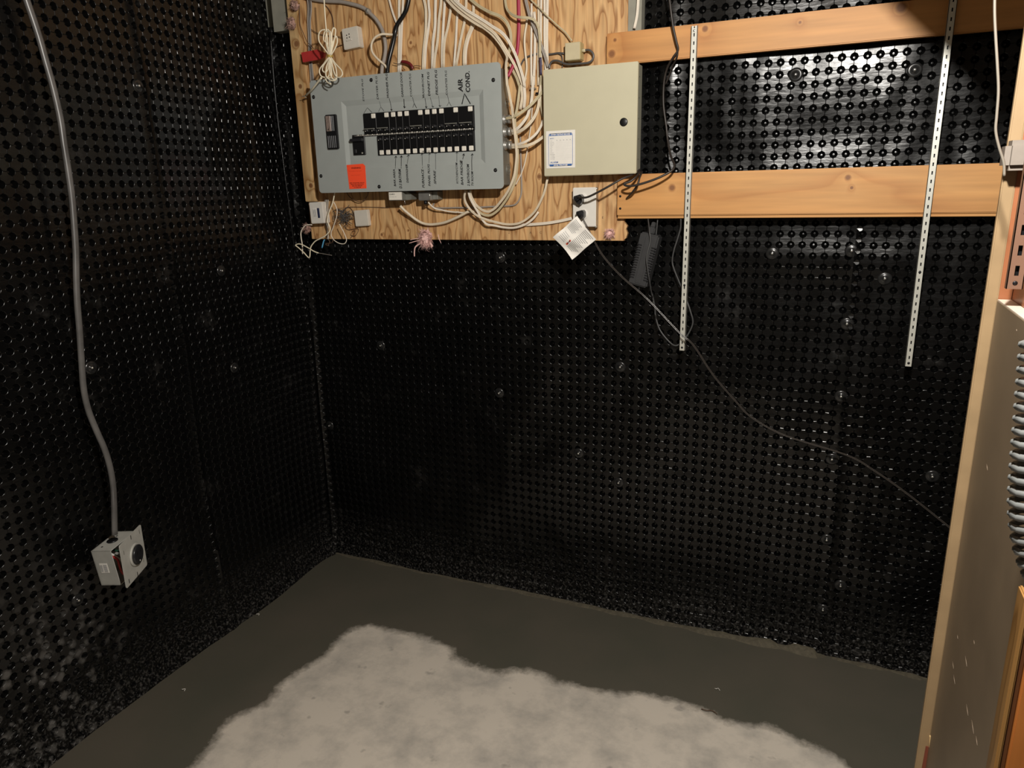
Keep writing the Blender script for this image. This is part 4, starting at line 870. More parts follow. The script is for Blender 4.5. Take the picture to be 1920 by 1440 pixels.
cable('brown wire drooping in a shallow loop under the left half of the panel', [(ll, [(920, 100), (960, 170), (1040, 240), (1160, 290), (1260, 260), (1330, 160), (1340, 60)])], .0014, None, 'copper', .05, name='thin_wire', cat='wire')
cable('thin brown wire running along under the panel from the small white box', [(ll, [(860, 470), (900, 410), (960, 395), (1100, 392), (1400, 395), (1640, 402)]), (l7, [(150, 405), (300, 405)])], .0010, None, 'copper', .038, name='thin_wire', cat='wire')

# ------------------------------------------------------------------ hanging coil of cream cord
cc = thing('cord_coil', 'cream cord hanging from the ceiling, coiled and tied at the panel corner', 'cord', P(617, 105, .2))
def s5p(pts, off): return smooth(wp(pts, off, s5), 6)
HC = .17
loops = [[(770, -80), (785, 150), (800, 350), (815, 480), (830, 620), (850, 750)],
         [(850, 750), (820, 600), (770, 540), (780, 440), (830, 400), (850, 480), (850, 600), (855, 740)],
         [(840, 740), (780, 660), (710, 560), (705, 460), (740, 410), (790, 400)],
         [(860, 745), (880, 600), (880, 460), (900, 380), (930, 400), (925, 480), (900, 600), (865, 745)],
         [(870, 745), (930, 640), (955, 560), (940, 490), (900, 560), (875, 650), (865, 740)],
         [(845, 760), (800, 560), (810, 440), (860, 430), (870, 560), (860, 760)],
         [(840, 770), (780, 850), (715, 940), (730, 1020), (790, 1045), (840, 1020), (850, 900), (855, 780)],
         [(850, 770), (770, 880), (755, 950), (790, 975), (830, 930), (850, 780)],
         [(865, 770), (930, 860), (1010, 950), (1020, 1010), (980, 1045), (930, 1020), (890, 900), (870, 780)],
         [(860, 780), (850, 950), (880, 1050), (925, 1080), (930, 1060), (895, 950), (868, 790)],
         [(855, 780), (870, 920), (870, 1040), (800, 1060), (820, 1110), (870, 1135)],
         [(850, 790), (810, 900), (800, 1020), (840, 1070), (900, 1090), (945, 1050), (930, 900), (870, 790)]]
for i, q in enumerate(loops):
    mb = MB(); mb.tube(s5p(q, [HC + .003 * math.sin(i * 2.1 + k) + .002 * (i % 3) for k in range(len(q))]), .0021, n=6); mb.build('cord', 'cream', cc)
mb = MB(); mb.tube(s5p([(740, 1050), (690, 1110), (610, 1210), (530, 1290)], [HC, HC - .01, .14, .10]), .0031, n=7); mb.build('cord_end', 'cream', cc)
mb = MB(); mb.tube(s5p([(535, 1285), (500, 1300), (480, 1300)], .10), .0012, n=5); mb.tube(s5p([(530, 1290), (520, 1310), (535, 1325)], .10), .0012, n=5); mb.build('bare_strands', 'bright', cc)
mb = MB()
for k in range(3):
    q = P(500 + 857 / 7.2, (745 + k * 12) / 7.2, HC); pts = [q + Vector((.0085 * math.cos(a * PI / 8), .0075 * math.sin(a * PI / 8), 0)) for a in range(17)]
    mb.tube(pts, .0009, n=5, ref=(0, 0, 1))
mb.build('tie', 'yellow', cc)

# ------------------------------------------------------------------ small items on the plywood
def item(name, lab, cat, x0, y0, x1, y1, o0, o1, m, bev=.002, part_='case', tilt=0):
    a = P(x0, (y0 + y1) / 2, o1); c = P(x1, (y0 + y1) / 2, o1); e = P((x0 + x1) / 2, y0, o1); g_ = P((x0 + x1) / 2, y1, o1)
    ctr = Vector(((a.x + c.x) / 2, -(o0 + o1) / 2, (e.z + g_.z) / 2)); r_ = thing(name, lab, cat, ctr)
    M_ = Matrix.Translation(ctr) @ Matrix.Rotation(math.radians(tilt), 4, 'Y'); hx = (c.x - a.x) / 2; hz = (e.z - g_.z) / 2; hy = (o1 - o0) / 2
    mb = MB(); mb.box(-hx, hx, -hy, hy, -hz, hz, bev, M_); mb.build(part_, m, r_)
    return r_, M_, hx, hy, hz
# phone jack
r_, M_, hx, hy, hz = item('phone_jack', 'white phone jack box on the plywood right of the coiled cord', 'phone jack', 642, 51, 672, 91, PL, .062, 'offwhite', tilt=-4)
mb = MB()
for (a, c) in ((-.013, .010), (-.003, .012), (-.013, .002), (-.003, .003)): mb.lathe([(.0022, -.001), (.002, .0006)], M_ @ Vector((a, -hy, c)), n=8)
mb.build('contact', 'screw', r_); mb = MB(); mb.box(-.016, .006, -hy - .003, -hy, -.008, -.003, .001, M_); mb.build('ledge', 'offwhite', r_)
# small plain white box
item('junction_cover', 'small plain white square box below the left half of the panel', 'box', 664.5, 394, 690, 424, PL, .052, 'offwhite', tilt=-3)
# white module with blue terminal strip
r_, M_, hx, hy, hz = item('alarm_module', 'white module with a dark blue terminal strip at the bottom left of the plywood', 'module', 581, 379, 606, 419, PL, .070, 'whiteplastic', tilt=-2)
mb = MB(); mb.box(.004, .014, -hy - .0012, -hy + .001, -.018, .016, .0008, M_); mb.build('terminal_strip', 'navy', r_)
mb = MB(); mb.box(-.015, .001, -hy - .0008, -hy, -.017, .017, 0, M_); pp = mb.build('printed_sheet', 'paper', r_)
mb = MB()
for k in range(5): mb.box(-.0135 + k * .003, -.0125 + k * .003, -hy - .0012, -hy - .0008, -.014, .013 - .003 * (k % 2), 0, M_)
mb.build('fine_print', 'inkgrey', pp)
# transformer
r_, M_, hx, hy, hz = item('doorbell_transformer', 'small transformer with a white label just under the breaker panel', 'transformer', 728.5, 359, 755, 376, PL + .0, .105, 'enclosure')
mb = MB(); mb.box(-hx + .002, hx - .003, -hy - .0010, -hy, -hz + .002, hz - .001, 0, M_); lb2 = mb.build('rating_label', 'whitelabel', r_)
q = M_ @ Vector((-hx + .005, -hy - .0013, .004)); text('CLASS 2', 'ink', lb2, q, (1, 0, 0), (0, 0, 1), length=.02, h=.004, bold=.03)
q = M_ @ Vector((-hx + .005, -hy - .0013, -.004)); text('120V 60Hz 16V', 'inkgrey', lb2, q, (1, 0, 0), (0, 0, 1), length=.026, h=.003)
mb = MB(); mb.prism([(hx, hz), (hx + .020, hz - .008), (hx + .020, -hz + .002), (hx, -hz)], -hy * .4, hy * .9, M_); mb.build('mounting_ear', 'enclosure', r_)
mb = MB(); mb.tube([M_ @ Vector((hx - .003, -hy * .6, -hz + .001)), M_ @ Vector((hx - .002, -hy * .55, -hz - .012))], .0012, n=6); mb.build('terminal_screw', 'bright', r_)
r_, M_, hx, hy, hz = item('steel_bracket', 'tarnished steel bracket with screws under the middle of the panel', 'bracket', 784, 359, 806, 376, PL, .09, 'steel')
mb = MB(); mb.box(hx, hx + .018, -hy * .3, hy, -hz + .002, hz, .001, M_); mb.build('side_plate', 'enclosure', r_)
mb = MB(); mb.tube([M_ @ Vector((hx, -hy - .001, hz)), M_ @ Vector((hx, -hy - .001, -hz))], .0014, n=6); mb.build('bolt', 'bright', r_)
mb = MB(); mb.lathe([(.006, 0), (.006, .012), (.004, .013)], M_ @ Vector((-.002, -hy + .012, -hz)), (0, 0, -1), 12); mb.build('clamp_nut', 'screw', r_)
# small beige box above the cabinet
r_, M_, hx, hy, hz = item('junction_box', 'small beige plastic box above the alarm cabinet', 'junction box', 1059, 79, 1088, 113, PL, .07, mat('beige_plastic', (184, 170, 122), .5))
mb = MB(); mb.box(-hx + .001, hx - .001, -hy - .0015, -hy + .001, -hz + .001, hz - .001, .001, M_); mb.build('lid', 'romex3', r_)
mb = MB(); mb.lathe([(.005, 0), (.005, .008), (.004, .010)], M_ @ Vector((hx, 0, .002)), (1, 0, 0), 12); mb.build('cable_gland', 'romex3', r_)
cable('grey cable looping from the right side of the small beige box to the cabinet top', [(c3, [(815, 365), (860, 360), (890, 385), (892, 420), (860, 450), (790, 458), (700, 462), (640, 438), (600, 440), (580, 465), (578, 495)])], .0030, None, 'greyflat', [.05, .055, .055, .055, .055, .055, .055, .055, .055, .055, .055], group=G)
cable('grey cable entering the small beige box from the left', [(c3, [(685, 385), (640, 382), (580, 390), (500, 385), (440, 400), (395, 425), (370, 470)])], .0026, None, 'greyflat', .042, group=G)
cable('short grey wire dropping left of the small beige box', [(c3, [(640, 385), (665, 400), (672, 440), (668, 490)])], .0015, None, 'greyflat', .042, name='thin_wire', cat='wire')
# red flag and dark red wire nut
a = [(465, 710), (680, 668), (775, 712), (765, 775), (690, 805), (490, 842)]
mb = MB(); q0 = wp(a, .078, s5); q1 = [p + Vector((0, .010, 0)) for p in q0]; n = len(a)
mb.add(q0 + q1, [tuple(range(n)), tuple(range(2 * n - 1, n - 1, -1))] + [(i, (i + 1) % n, (i + 1) % n + n, i + n) for i in range(n)])
mb.build('red_flag_clip', 'red', None, 'red plastic clip left of the coiled cord', 'clip')
mb = MB(); mb.tube(smooth(wp([(585, 925), (640, 930), (700, 955), (740, 1000), (742, 1035)], .055, c8)), .0052, .0045, taper=lambda t: 1 - .25 * abs(t - .4)); wn = mb.build('wire_nut', 'darkred', None, 'dark red wire connector just above the panel top', 'wire connector')
mb = MB(); mb.tube(smooth(wp([(745, 1000), (800, 985), (870, 993)], .055, c8)), .0012, n=5); mb.tube(smooth(wp([(590, 950), (520, 960), (460, 945)], .055, c8)), .0012, n=5); mb.tube(smooth(wp([(600, 970), (605, 1020), (640, 1050)], .055, c8)), .0010, n=5); mb.build('bare_wire', 'copper', wn)

# low voltage tangle at the bottom left
GW = 'low voltage wires at the bottom left of the plywood'
def lw(lab, pts, r=.0018, m='romex2', off=.08, crop=ll): return cable(lab, [(crop, pts)], r, None, m, off, name='thin_wire', cat='wire', group=GW, n=6)
lw('cream wire sweeping down left from the panel to a loose end below the plywood', [(700, 80), (660, 300), (600, 450), (560, 580), (560, 680), (600, 780), (595, 860), (510, 950), (420, 1000), (330, 1045), (260, 1120), (225, 1200), (205, 1370), (100, 1270), (0, 1180), (-60, 1130), (0, 1105), (80, 1125), (200, 1190), (300, 1250), (380, 1280)], .0022, 'cream', .085)
lw('bare end of the cream wire pointing right', [(370, 1278), (450, 1290), (560, 1310), (640, 1325)], .0009, 'greycable', .085)
lw('cream wire hanging in a narrow V beside the module', [(680, 300), (700, 340), (740, 440), (735, 560), (700, 680), (660, 800), (625, 890), (640, 970), (700, 1045), (790, 1095), (880, 1100), (922, 1040), (905, 960), (860, 860), (810, 770), (790, 720)], .0016, 'romex2', .08)
lw('pinkish white wire bowing out left of the plywood corner', [(260, 735), (150, 740), (90, 790), (45, 880), (50, 1000), (70, 1120), (75, 1300)], .0022, 'romex2', .06)
for i in range(7):
    x = 495 + i * 12; lw('thin grey wire in the bundle right of the white module, strand %s' % ['nearest it', 'second', 'third', 'fourth', 'fifth', 'sixth', 'outermost'][i],
        [(x + 10, 250), (x, 400 + i * 10), (x + 5 * math.sin(i), 550), (x + 12, 700), (x + 50 - i * 8, 830), (x + 60 - i * 8, 960), (x + 50 - i * 6, 1010)], .0011, ['greycable', 'greyflat', 'romex2'][i % 3], .045 + .004 * (i % 3))
mb = MB()
for i in range(16):
    c_ = (random.uniform(760, 1000), random.uniform(500, 680)); q = [(c_[0] + random.gauss(0, 75), c_[1] + random.gauss(0, 62)) for k in range(7)]
    mb.tube(smooth(wp(q, .042 + .004 * (i % 4), ll), 5), .0007, n=5)
mb.build('wire_tangle', 'greyflat', None, 'tangle of fine grey wires between the white module and the small white box', 'wire tangle', kind='stuff')
for i, q in enumerate(([(1060, 560), (1000, 520), (930, 540), (880, 600), (820, 640)], [(1060, 620), (980, 640), (920, 700), (900, 780), (960, 830), (1060, 815), (1150, 810), (1140, 880), (1080, 950), (1010, 930), (1040, 860), (1090, 850), (1060, 920), (1000, 990)], [(1050, 580), (1040, 470), (980, 400), (900, 420), (870, 480)])):
    lw(('fine wire leaving the small white box to the left', 'fine wire curling in loops below the small white box', 'fine wire arching over the small white box corner')[i], q, .0009, 'copper', .04)
lw('light blue wire end below the plywood corner', [(500, 1020), (480, 1060), (450, 1180)], .0026, 'lightblue', .05)
lw('dark wire clump below the plywood corner', [(520, 960), (560, 1010), (600, 1060), (560, 1130), (520, 1100), (640, 1080), (665, 1010)], .0016, 'copper', .05)

# writing on the plywood
for px, s in ((953, 'Z'), (993, 'A'), (1012, 'C'), (1129, 'E')):
    q = P(px, 438 if px < 1100 else 410, PL + .0006); text(s, 'copper', None, q, (1, 0, 0), (0, 0, 1), h=.007, name='stamped_letter')
for o in list(C.objects):
    if o.name.startswith('stamped_letter'):
        i_ = {'': 'leftmost, below the drooping cables', '.001': 'like an A, below the outlet cable', '.002': 'like a C, left of the paper tag', '.003': 'right of the duplex outlet'}[o.name[14:]]
        base(o, 'small brown stamped letter on the plywood, ' + i_, 'lettering')

# pink insulation tufts
def tuft(lab, pxc, pyc, w_, h_, off, m, seed, fib=60, parts=()):
    rg = np.random.default_rng(seed); c_ = P(pxc, pyc, off); s = .0015
    r_ = thing('insulation_tuft', lab, 'insulation', c_)
    bm = bmesh.new(); bmesh.ops.create_icosphere(bm, subdivisions=4, radius=1)
    nn = VN(seed)
    for q in bm.verts:
        d = q.co.normalized(); k = 1 + .35 * float(nn(np.array(d.x * 3 + 9), np.array(d.z * 3 + d.y * 2 + 9))) + .18 * float(nn(np.array(d.x * 9 + 9), np.array(d.z * 9 + 9 + d.y * 5)))
        k *= .78 + .25 * float(nn(np.array(d.x * 21 + 9), np.array(d.z * 21 + 9))); q.co = c_ + Vector((d.x * w_ * s * k * .5, d.y * .010 * k, d.z * h_ * s * k * .5))
    mb = MB(); mb.bm(bm, None, True); mb.build('wad', m, r_)
    mb = MB()
    for i in range(fib * 3):
        a = rg.uniform(0, 2 * PI); L_ = rg.uniform(.5, 1.3); st = c_ + Vector((math.cos(a) * w_ * s * .35, rg.uniform(-.012, .0), math.sin(a) * h_ * s * .35))
        en = c_ + Vector((math.cos(a + rg.normal(0, .3)) * w_ * s * .5 * L_, rg.uniform(-.02, .002), math.sin(a + rg.normal(0, .3)) * h_ * s * .5 * L_ - .004))
        mid = st.lerp(en, .5) + Vector(rg.normal(0, .003, 3)); mb.tube(smooth([st, mid, en], 3), rg.uniform(.0003, .0010), n=3, taper=lambda t: 1.05 - t)
    mb.build('fibres', m, r_, kind='stuff')
    for q, rad in parts:
        mb = MB(); mb.tube(smooth(wp(q, off + .004)), rad, rad * .7, 7, taper=lambda t: 1 - .35 * t); mb.build('strand', m, r_)
    return r_
tuft('pink fibreglass tuft hanging over the bottom edge of the plywood below the panel', 799, 446, 34, 44, .052, 'pink', 3, 110, (([(790, 455), (779, 463), (777, 472), (777, 481)], .003), ([(806, 455), (810, 461), (808, 464)], .004), ([(790, 450), (777, 453), (767, 456)], .0018), ([(790, 446), (778, 448), (769, 450)], .0015), ([(822, 440), (823, 447), (827, 456)], .0015)))
tuft('small pink fibreglass tuft at the bottom right corner of the plywood', 1144, 437, 20, 20, .045, 'pink', 5, 60)
tuft('pink fibreglass tuft squeezed beside the plywood corner under the white module', 577, 427, 20, 24, .05, 'pinkgrey', 8, 40)
tuft('dusty pink fibreglass tuft at the top of the knotty stud', 547, 44, 20, 26, .07, 'pinkgrey', 9, 50)
tuft('grey-pink fibreglass tuft caught above the first one on the stud', 553, 10, 18, 22, .07, 'pinkgrey', 11, 30)

# ------------------------------------------------------------------ left wall: grey cable and open outlet box
wire_px = [(38, -40), (50, 0), (62, 35), (74, 72), (86, 115), (100, 165), (113, 222), (120, 270), (128, 320), (135, 370), (139, 420), (142, 470), (143, 520), (145, 570), (149, 620), (153, 680), (157, 730), (166, 770), (182, 810), (196, 842), (206, 875), (212, 910), (214, 950), (215, 1003)]
n = len(wire_px); xo = [-1.755] * (n - 6) + [-1.745, -1.735, -1.73, -1.725, -1.715, -1.708]
path = smooth([PX(px, py, x_) for (px, py), x_ in zip(wire_px, xo)], 5)
mb = MB(); mb.tube(path, .0085, .0060, 10, ref=(1, 0, 0)); gc = mb.build('grey_cable', 'greyflat', None, 'heavy grey cable hanging down the left wall to the open outlet box', 'cable')
R_ = Matrix(((.9598, -.276, -.0508), (.2724, .9598, -.0669), (.0672, .0504, .9965)))
sc_ = 1.045; o3 = CAM + (Vector((-1.6578, -1.117, .585)) - CAM) * sc_
Mb = Matrix.Translation(o3) @ R_.to_4x4()
dd, ww = .055 * sc_, .1 * sc_
ob = thing('outlet_box', 'open grey metal outlet box hanging on the left wall', 'outlet box', Mb @ Vector((dd / 2, ww / 2, -ww)))
th = .002
mb = MB(); mb.box(0, th, 0, ww, -ww, 0, 0, Mb); mb.box(0, dd, 0, th, -ww, 0, .0006, Mb); mb.box(0, dd, ww - th, ww, -ww, 0, 0, Mb); mb.box(0, dd, 0, ww, -ww, -ww + th, 0, Mb); mb.box(0, dd, 0, ww, -th, 0, .0006, Mb)
mb.build('steel_box', 'box', ob)
for (a, c, e) in ((dd * .3, ww * .2, 0), (dd * .35, ww * .75, 0)):
    mb = MB(); mb.lathe([(.003, -.0005), (.0028, .0005)], Mb @ Vector((a, c, 0)), R_ @ Vector((0, 0, 1)), 10); mb.build('punched_hole', 'screw', ob)
mb = MB(); mb.lathe([(.014, -.001), (.014, .003), (.010, .004)], Mb @ Vector((dd * .45, ww * .50, 0)), R_ @ Vector((0, 0, 1)), 16); mb.build('cable_bushing', 'screw', ob)
# barcode sticker on the near side
mb = MB(); mb.box(dd * .22, dd * .62, -.0008, -.0001, -ww * .63, -ww * .36, 0, Mb); bs = mb.build('barcode_sticker', 'paper', ob)
mb = MB()
for k in range(9): z = -ww * .61 + k * ww * .025; mb.box(dd * .40, dd * .58, -.0012, -.0009, z, z + .0008 + .0006 * (k % 2), 0, Mb)
mb.build('bars', 'inkgrey', bs)
mb = MB()
for k in range(3): mb.box(dd * (.25 + .04 * k), dd * (.27 + .04 * k), -.0012, -.0009, -ww * .60, -ww * .40, 0, Mb)
mb.build('fine_print', 'inkgrey', bs)
# wires inside
for nm, m, q, r in (('red_wire', 'red', [(.02, .02, -.02), (dd + .002, .010, -.03), (dd + .004, .010, -.05), (dd - .002, .02, -.08), (dd + .010, .028, -.096), (dd + .016, .035, -.09)], .003),
                    ('white_wire', 'whiteplastic', [(.02, .03, -.02), (dd + .002, .022, -.04), (dd + .010, .02, -.06), (dd + .006, .025, -.085), (dd + .014, .035, -.088)], .003),
                    ('black_wire', 'greyflat', [(.02, .04, -.03), (dd, .035, -.05), (dd + .012, .03, -.07), (dd + .004, .04, -.08), (dd + .012, .045, -.075)], .0034),
                    ('green_wire', mat('green_wire_jacket', (36, 70, 54), .4), [(.02, .045, -.02), (dd, .04, -.03), (dd + .008, .045, -.04)], .003)):
    mb = MB(); mb.tube(smooth([Mb @ Vector(p) for p in q], 5), r, n=7, ref=(.1, .2, 1)); mb.build(nm, m, ob)
# loose cover plate with the round receptacle
Rp = Matrix(((.895, -.446, .0124), (.446, .895, .0004), (-.0112, .0052, .9999))); sp2 = 1.25; o4 = CAM + (Vector((-1.3034, -1.2876, .751)) - CAM) * sp2
Mp = Matrix.Translation(o4) @ Rp.to_4x4(); S_ = .1 * sp2
pts = [(a, c) for a, c in rrect(0, S_, -S_, 0, .005, 3)]
mb = MB(); T_ = Mp
v = [T_ @ Vector((0, a, c)) for a, c in pts] + [T_ @ Vector((-.002, a, c)) for a, c in pts]; n = len(pts)
mb.add(v, [tuple(range(n)), tuple(range(2 * n - 1, n - 1, -1))] + [(i, i + n, (i + 1) % n + n, (i + 1) % n) for i in range(n)]); pl_ = mb.build('cover_plate', 'box', ob, lab='loose square cover plate with a round black receptacle')
pc = Mp @ Vector((0, S_ * .56, -S_ * .50)); ax = Rp @ Vector((1, 0, 0))
mb = MB(); mb.lathe([(.033, 0), (.031, .004), (.029, .0045)], pc, ax, 28); mb.build('raised_ring', 'box', pl_)
mb = MB(); mb.lathe([(.0270, .002), (.0270, .009), (.0255, .0105), (.020, .0110)], pc, ax, 28); mb.build('receptacle_face', 'black2', pl_); rc = pl_
for (a, c, l, t_) in ((-.009, .008, .011, 1), (.009, .008, .011, 1), (0, -.010, .010, 0)):
    mb = MB(); ctr_ = pc + ax * .0113; dy, dz = Rp @ Vector((0, 1, 0)), Rp @ Vector((0, 0, 1)); q = ctr_ + dy * a + dz * c
    e1, e2 = (dz, dy) if t_ else (dy, dz)
    mb.add([q + e1 * l / 2 * i + e2 * .0014 * j for i, j in ((-1, -1), (1, -1), (1, 1), (-1, 1))], [(0, 1, 2, 3)]); mb.build('blade_slot', 'screw', rc)
mb = MB(); mb.lathe([(.003, 0), (.0028, .0015)], pc + ax * .0108 - (Rp @ Vector((0, 0, 1))) * .018, ax, 10); mb.build('centre_screw', 'bright', rc)
for (a, c) in ((.12, .22), (.88, .12), (.14, .90), (.86, .80), (.5, .06), (.52, .95)):
    mb = MB(); mb.box(.0001, .0006, S_ * a - .0012, S_ * a + .0012, -S_ * c - .006, -S_ * c + .006, 0, Mp); mb.build('mounting_slot', 'screw' if a in (.5, .52, .14) else 'bright', pl_)

# ------------------------------------------------------------------ partition at the right: post, painted panel, rail, coil, oak
PY = -.80
sx0 = .2405
MT['post'] = mat('worn_beige_paint', (150, 126, 94), .38, noise=.10, nscale=14, bump=.25)
MT['panelbrown'] = mat('taupe_paint', (118, 102, 82), .45, noise=.10, nscale=9, bump=.2)
MT['orangepaint'] = mat('orange_stained_wood', (150, 94, 62), .35, noise=.12, nscale=12)
MT['whitepaint'] = mat('white_painted_edge', (222, 206, 188), .5, noise=.05)
pw_ = P(1897, 410, -PY).x - P(1865, 410, -PY).x
mb = MB(); mb.box(sx0, sx0 + .019, PY, PY + .012, 0, 2.44, .002)
po = thing('wooden_post', 'tall beige painted post at the right edge of the picture', 'post', (sx0 + .019, PY + .04, 0))
mb.build('post_body', 'post', po)
mb = MB(); mb.box(sx0 + .0192, sx0 + .0375, PY + .002, PY + .03, 0, 2.44); mb.build('return_strip', 'orangepaint', po, lab='orange stained return strip')
mb = MB(); q = P(1745, 1385, -PY + .002); mb.prism([(q.x - .003, q.z + .006), (q.x + .003, q.z + .010), (q.x + .006, q.z - .02), (q.x + .008, q.z - .07), (q.x + .001, q.z - .045)], PY - .006, PY - .001); mb.build('peeled_splinter', mat('pale_bare_wood', (214, 182, 130), .6), po, lab='pale peeled wood splinter')
mb = MB(); mb.prism([(q.x - .006, q.z - .02), (q.x + .004, q.z - .02), (q.x + .002, q.z - .2), (q.x - .010, q.z - .2)], PY - .002, PY - .0005); mb.build('bare_patch', mat('red_brown_bare_wood', (120, 62, 44), .6), po, lab='red-brown bare patch')
bx = sx0 + .0175; YE = -1.34
# taupe board face below
q = P(1871, 562, -PY); ztop = q.z
tb = thing('painted_board', 'taupe painted board with a pale top edge running towards the viewer at right', 'board', (bx + .01, -1.4, 0))
mb = MB(); mb.box(bx, bx + .020, YE, PY - .001, 0, ztop - .001, .001); mb.build('board_face', 'panelbrown', tb)
mb = MB(); mb.box(bx + .0005, bx + .0195, YE + .001, PY - .002, ztop - .001, ztop + .001); mb.build('top_edge', 'whitepaint', tb, lab='pale white top edge')
mb = MB()
for (px, py, l) in ((1850, 870, 12), (1906, 617, 4), (1810, 1230, 20), (1786, 1240, 14), (1788, 1265, 18), (1812, 1320, 22), (1822, 1350, 26), (1795, 1190, 8), (1826, 1200, 8), (1830, 1380, 18)):
    c_ = CAM + ray(px, py) * ((bx) / ray(px, py).x); e_ = CAM + ray(px + l * .15, py + l) * ((bx) / ray(px + l * .15, py + l).x)
    mb.tube([c_ + Vector((-.0002, 0, 0)), c_.lerp(e_, .5) + Vector((-.0002, 0, 0)), e_ + Vector((-.0002, 0, 0))], .0009, .0003, 4, ref=(1, 0, 0), taper=lambda t: 1 - .6 * abs(t - .5) * 2)
mb.build('paint_scratches', mat('scuff_paint', (160, 142, 122), .6), tb, kind='stuff')
# orange stained side above it, further back behind the post
mb = MB(); mb.box(bx + .0202, bx + .036, -1.10, PY, 0, 2.44, .001); os_ = mb.build('orange_backboard', 'orangepaint', None, 'orange stained wood panel behind the brown rail at the right edge', 'board')
# brown rail on it
q = ray(1900, 542); D_ = 1.30; q = CAM + q * (D_ / q.y)
rail(q.x + .001, q.z, 2.3, 2.2 - D_, .021, 'brown painted slotted shelf rail before the orange board at the right edge', 'brownrail', slot=.030, sl=.0028, gap=.015, dep=.012)
# rounded pale clip with hanging cord
a = P(1888, 262, .98); q = ray(1886, 290); wc = CAM + q * (1.22 / q.y)
wcl = thing('rounded_bracket', 'pale grey rounded bracket on the post beside the hanging white cord', 'bracket', (wc.x + .03, wc.y, wc.z))
e = P(1890, 264, 2.2 - 1.25); g_ = P(1884, 321, 2.2 - 1.25)
X0 = P(1885, 292, .845).x; e = P(1890, 263, .845); g_ = P(1886, 320, .845)
mb = MB(); mb.box(X0, X0 + .06, -.845, PY - .0005, g_.z, e.z, .008); mb.build('bracket_body', mat('pale_grey_plastic', (126, 117, 108), .55, noise=.06, nscale=60), wcl)
hc = [(1866, -40), (1865, 20), (1867, 70), (1870, 120), (1872, 170), (1869, 215), (1867, 245), (1873, 275), (1882, 305), (1883, 330)]
mb = MB(); mb.tube(smooth([P(x_, y_, .93) for x_, y_ in hc], 6), .0019); mb.build('white_cord', 'greywhite', None, 'white cord hanging loosely in front of the post at the top right', 'cord')
# coil spring hose close to the viewer
qa = [ray(1962, 640), ray(1955, 720), ray(1948, 800), ray(1941, 880), ray(1937, 960), ray(1946, 1030), ray(1966, 1085)]
axis = smooth([CAM + q * (.86 / q.y) for q in qa], 24)
L0 = [0]
for a, c in zip(axis[:-1], axis[1:]): L0.append(L0[-1] + (c - a).length)
tot = L0[-1]; turns = int(tot / .0125); hp = []; R0 = .0195
for k in range(turns * 14):
    s = k / (turns * 14) * tot; i = min(int(np.searchsorted(L0, s, 'right')) - 1, len(axis) - 2); p = axis[i].lerp(axis[i + 1], (s - L0[i]) / (L0[i + 1] - L0[i] + 1e-9))
    t_ = (axis[i + 1] - axis[i]).normalized(); u_ = t_.cross(Vector((1, 0, 0))).normalized(); w2 = t_.cross(u_); a_ = k / 14 * 2 * PI
    hp.append(p + u_ * (R0 * math.cos(a_)) + w2 * (R0 * math.sin(a_)))
sg = thing('coil_spring', 'thick galvanised coil spring hanging at the right edge before the taupe board', 'spring', axis[-1])
mb = MB(); mb.tube(hp, .0040, n=7); mb.build('coil', 'spring', sg)
mb = MB(); e_ = axis[-1]; mb.tube(smooth([hp[-1], e_ + Vector((.004, 0, -.006)), e_ + Vector((-.006, 0, -.016)), e_ + Vector((-.014, 0, -.010))], 5), .0026, n=8); mb.build('end_hook', 'brass', sg)
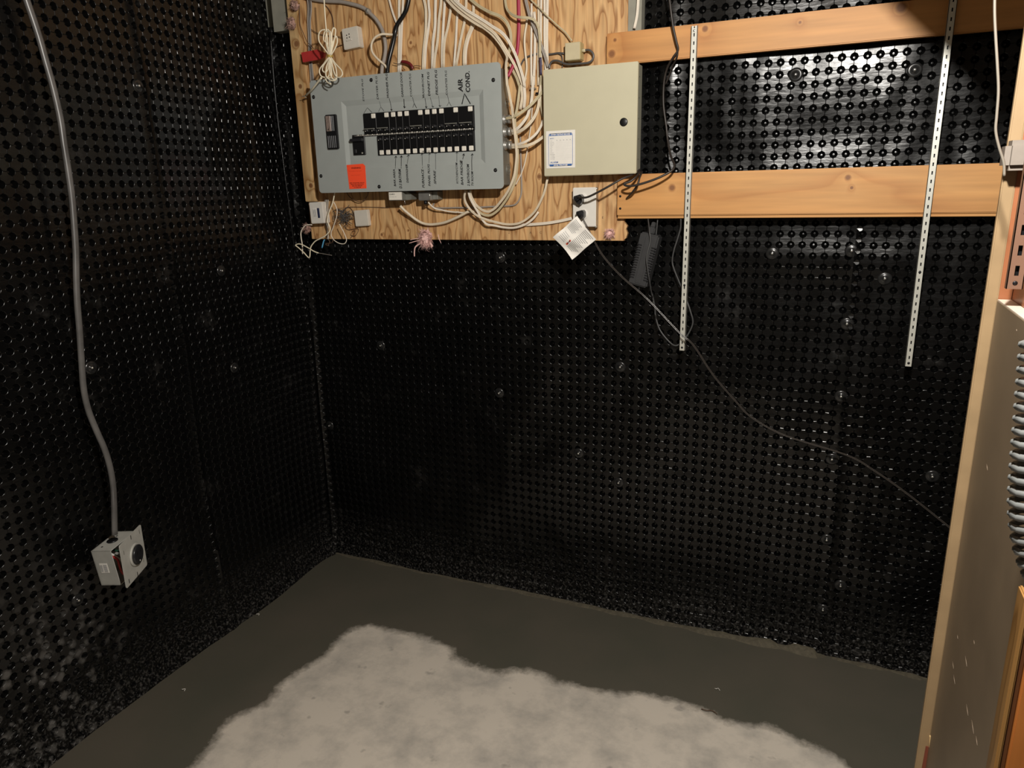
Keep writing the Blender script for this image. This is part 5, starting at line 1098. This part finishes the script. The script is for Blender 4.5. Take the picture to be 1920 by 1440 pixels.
# oak cabinet edge bottom right
MT['oak'] = wood('golden_oak', ((120, 66, 26), (156, 92, 40), (168, 104, 50)), 'Z', scale=9, dist=4, stretch=6, rough=.35, streak=.5)
MT['oaklight'] = wood('golden_oak_edge', ((110, 78, 40), (142, 104, 58), (152, 114, 66)), 'Z', scale=9, dist=3, stretch=6, rough=.35, streak=.3)
q = ray(1892, 1118); D_ = .80; e_ = CAM + q * (D_ / q.y); q2 = ray(1850, 1440); e2 = CAM + q2 * (D_ / q2.y)
xo_ = (e_.x + e2.x) / 2
oc = thing('oak_cabinet', 'golden oak cabinet corner at the bottom right edge of the picture', 'cabinet', (xo_ + .1, e_.y + .02, 0))
mb = MB(); xo_ += .010; mb.box(xo_, xo_ + .005, e_.y, e_.y + .03, .05, e_.z, .0015); mb.build('edge_moulding', 'oaklight', oc)
mb = MB(); mb.box(xo_ + .005, xo_ + .011, e_.y + .004, e_.y + .03, .05, e_.z - .001, .001); mb.build('recess_strip', mat('dark_oak_groove', (92, 54, 26), .5), oc)
mb = MB(); mb.box(xo_ + .011, xo_ + .34, e_.y + .001, e_.y + .03, .05, e_.z - .002, .002); mb.build('door_panel', 'oak', oc)
mb = MB(); mb.box(xo_ + .03, xo_ + .30, e_.y + .01, e_.y + .03, 0, .05); mb.build('plinth', 'oak', oc)

# unseen board added near the lamp, outlined to throw the top right shadow
MT['joist'] = wood('joist_lumber', ((150, 112, 66), (186, 146, 96), (198, 160, 110)), 'Y', scale=9, dist=3, stretch=6, streak=.3)
LP = Vector((.02, -1.65, 2.0)); YB = -.72
def shade(px, py): w_ = P(px, py, .04); k = (YB - LP.y) / (w_.y - LP.y); return LP + (w_ - LP) * k
s0 = shade(1625, -20); s1 = shade(1752, 96); s2 = shade(1872, 205); s3 = shade(2070, 330)
mb = MB(); mb.prism([(s0.x - .03, s0.z + .03), (s1.x, s1.z), (s2.x, s2.z), (s3.x, s3.z), (s3.x + .1, 2.44), (s0.x - .03, 2.44)], YB, YB + .012)
mb.build('gusset_board', 'joist', None, 'unseen board added under the ceiling to cast the top right shadow', 'board')

# debris on the floor
for i, (px, py, lab) in enumerate(((1330, 1333, 'curled brown sliver on the dry edge of the floor'), (484, 1152, 'pale chip on the dark mortar left of centre'), (345, 1293, 'tiny pale flake on the mortar at the far left'), (1345, 1292, 'small pale fibre on the mortar at the right'))):
    q = PZ(px, py, .004); mb = MB(); l = .022 if i == 0 else .008
    mb.tube(smooth([q + Vector((-l, 0, 0)), q + Vector((-l * .3, -.004, .003)), q + Vector((l * .3, .003, .001)), q + Vector((l, -.006, .002))], 4), .0016 if i == 0 else .001, .0008, 5)
    mb.build('debris', 'copper' if i == 0 else 'paper', None, lab, 'debris')
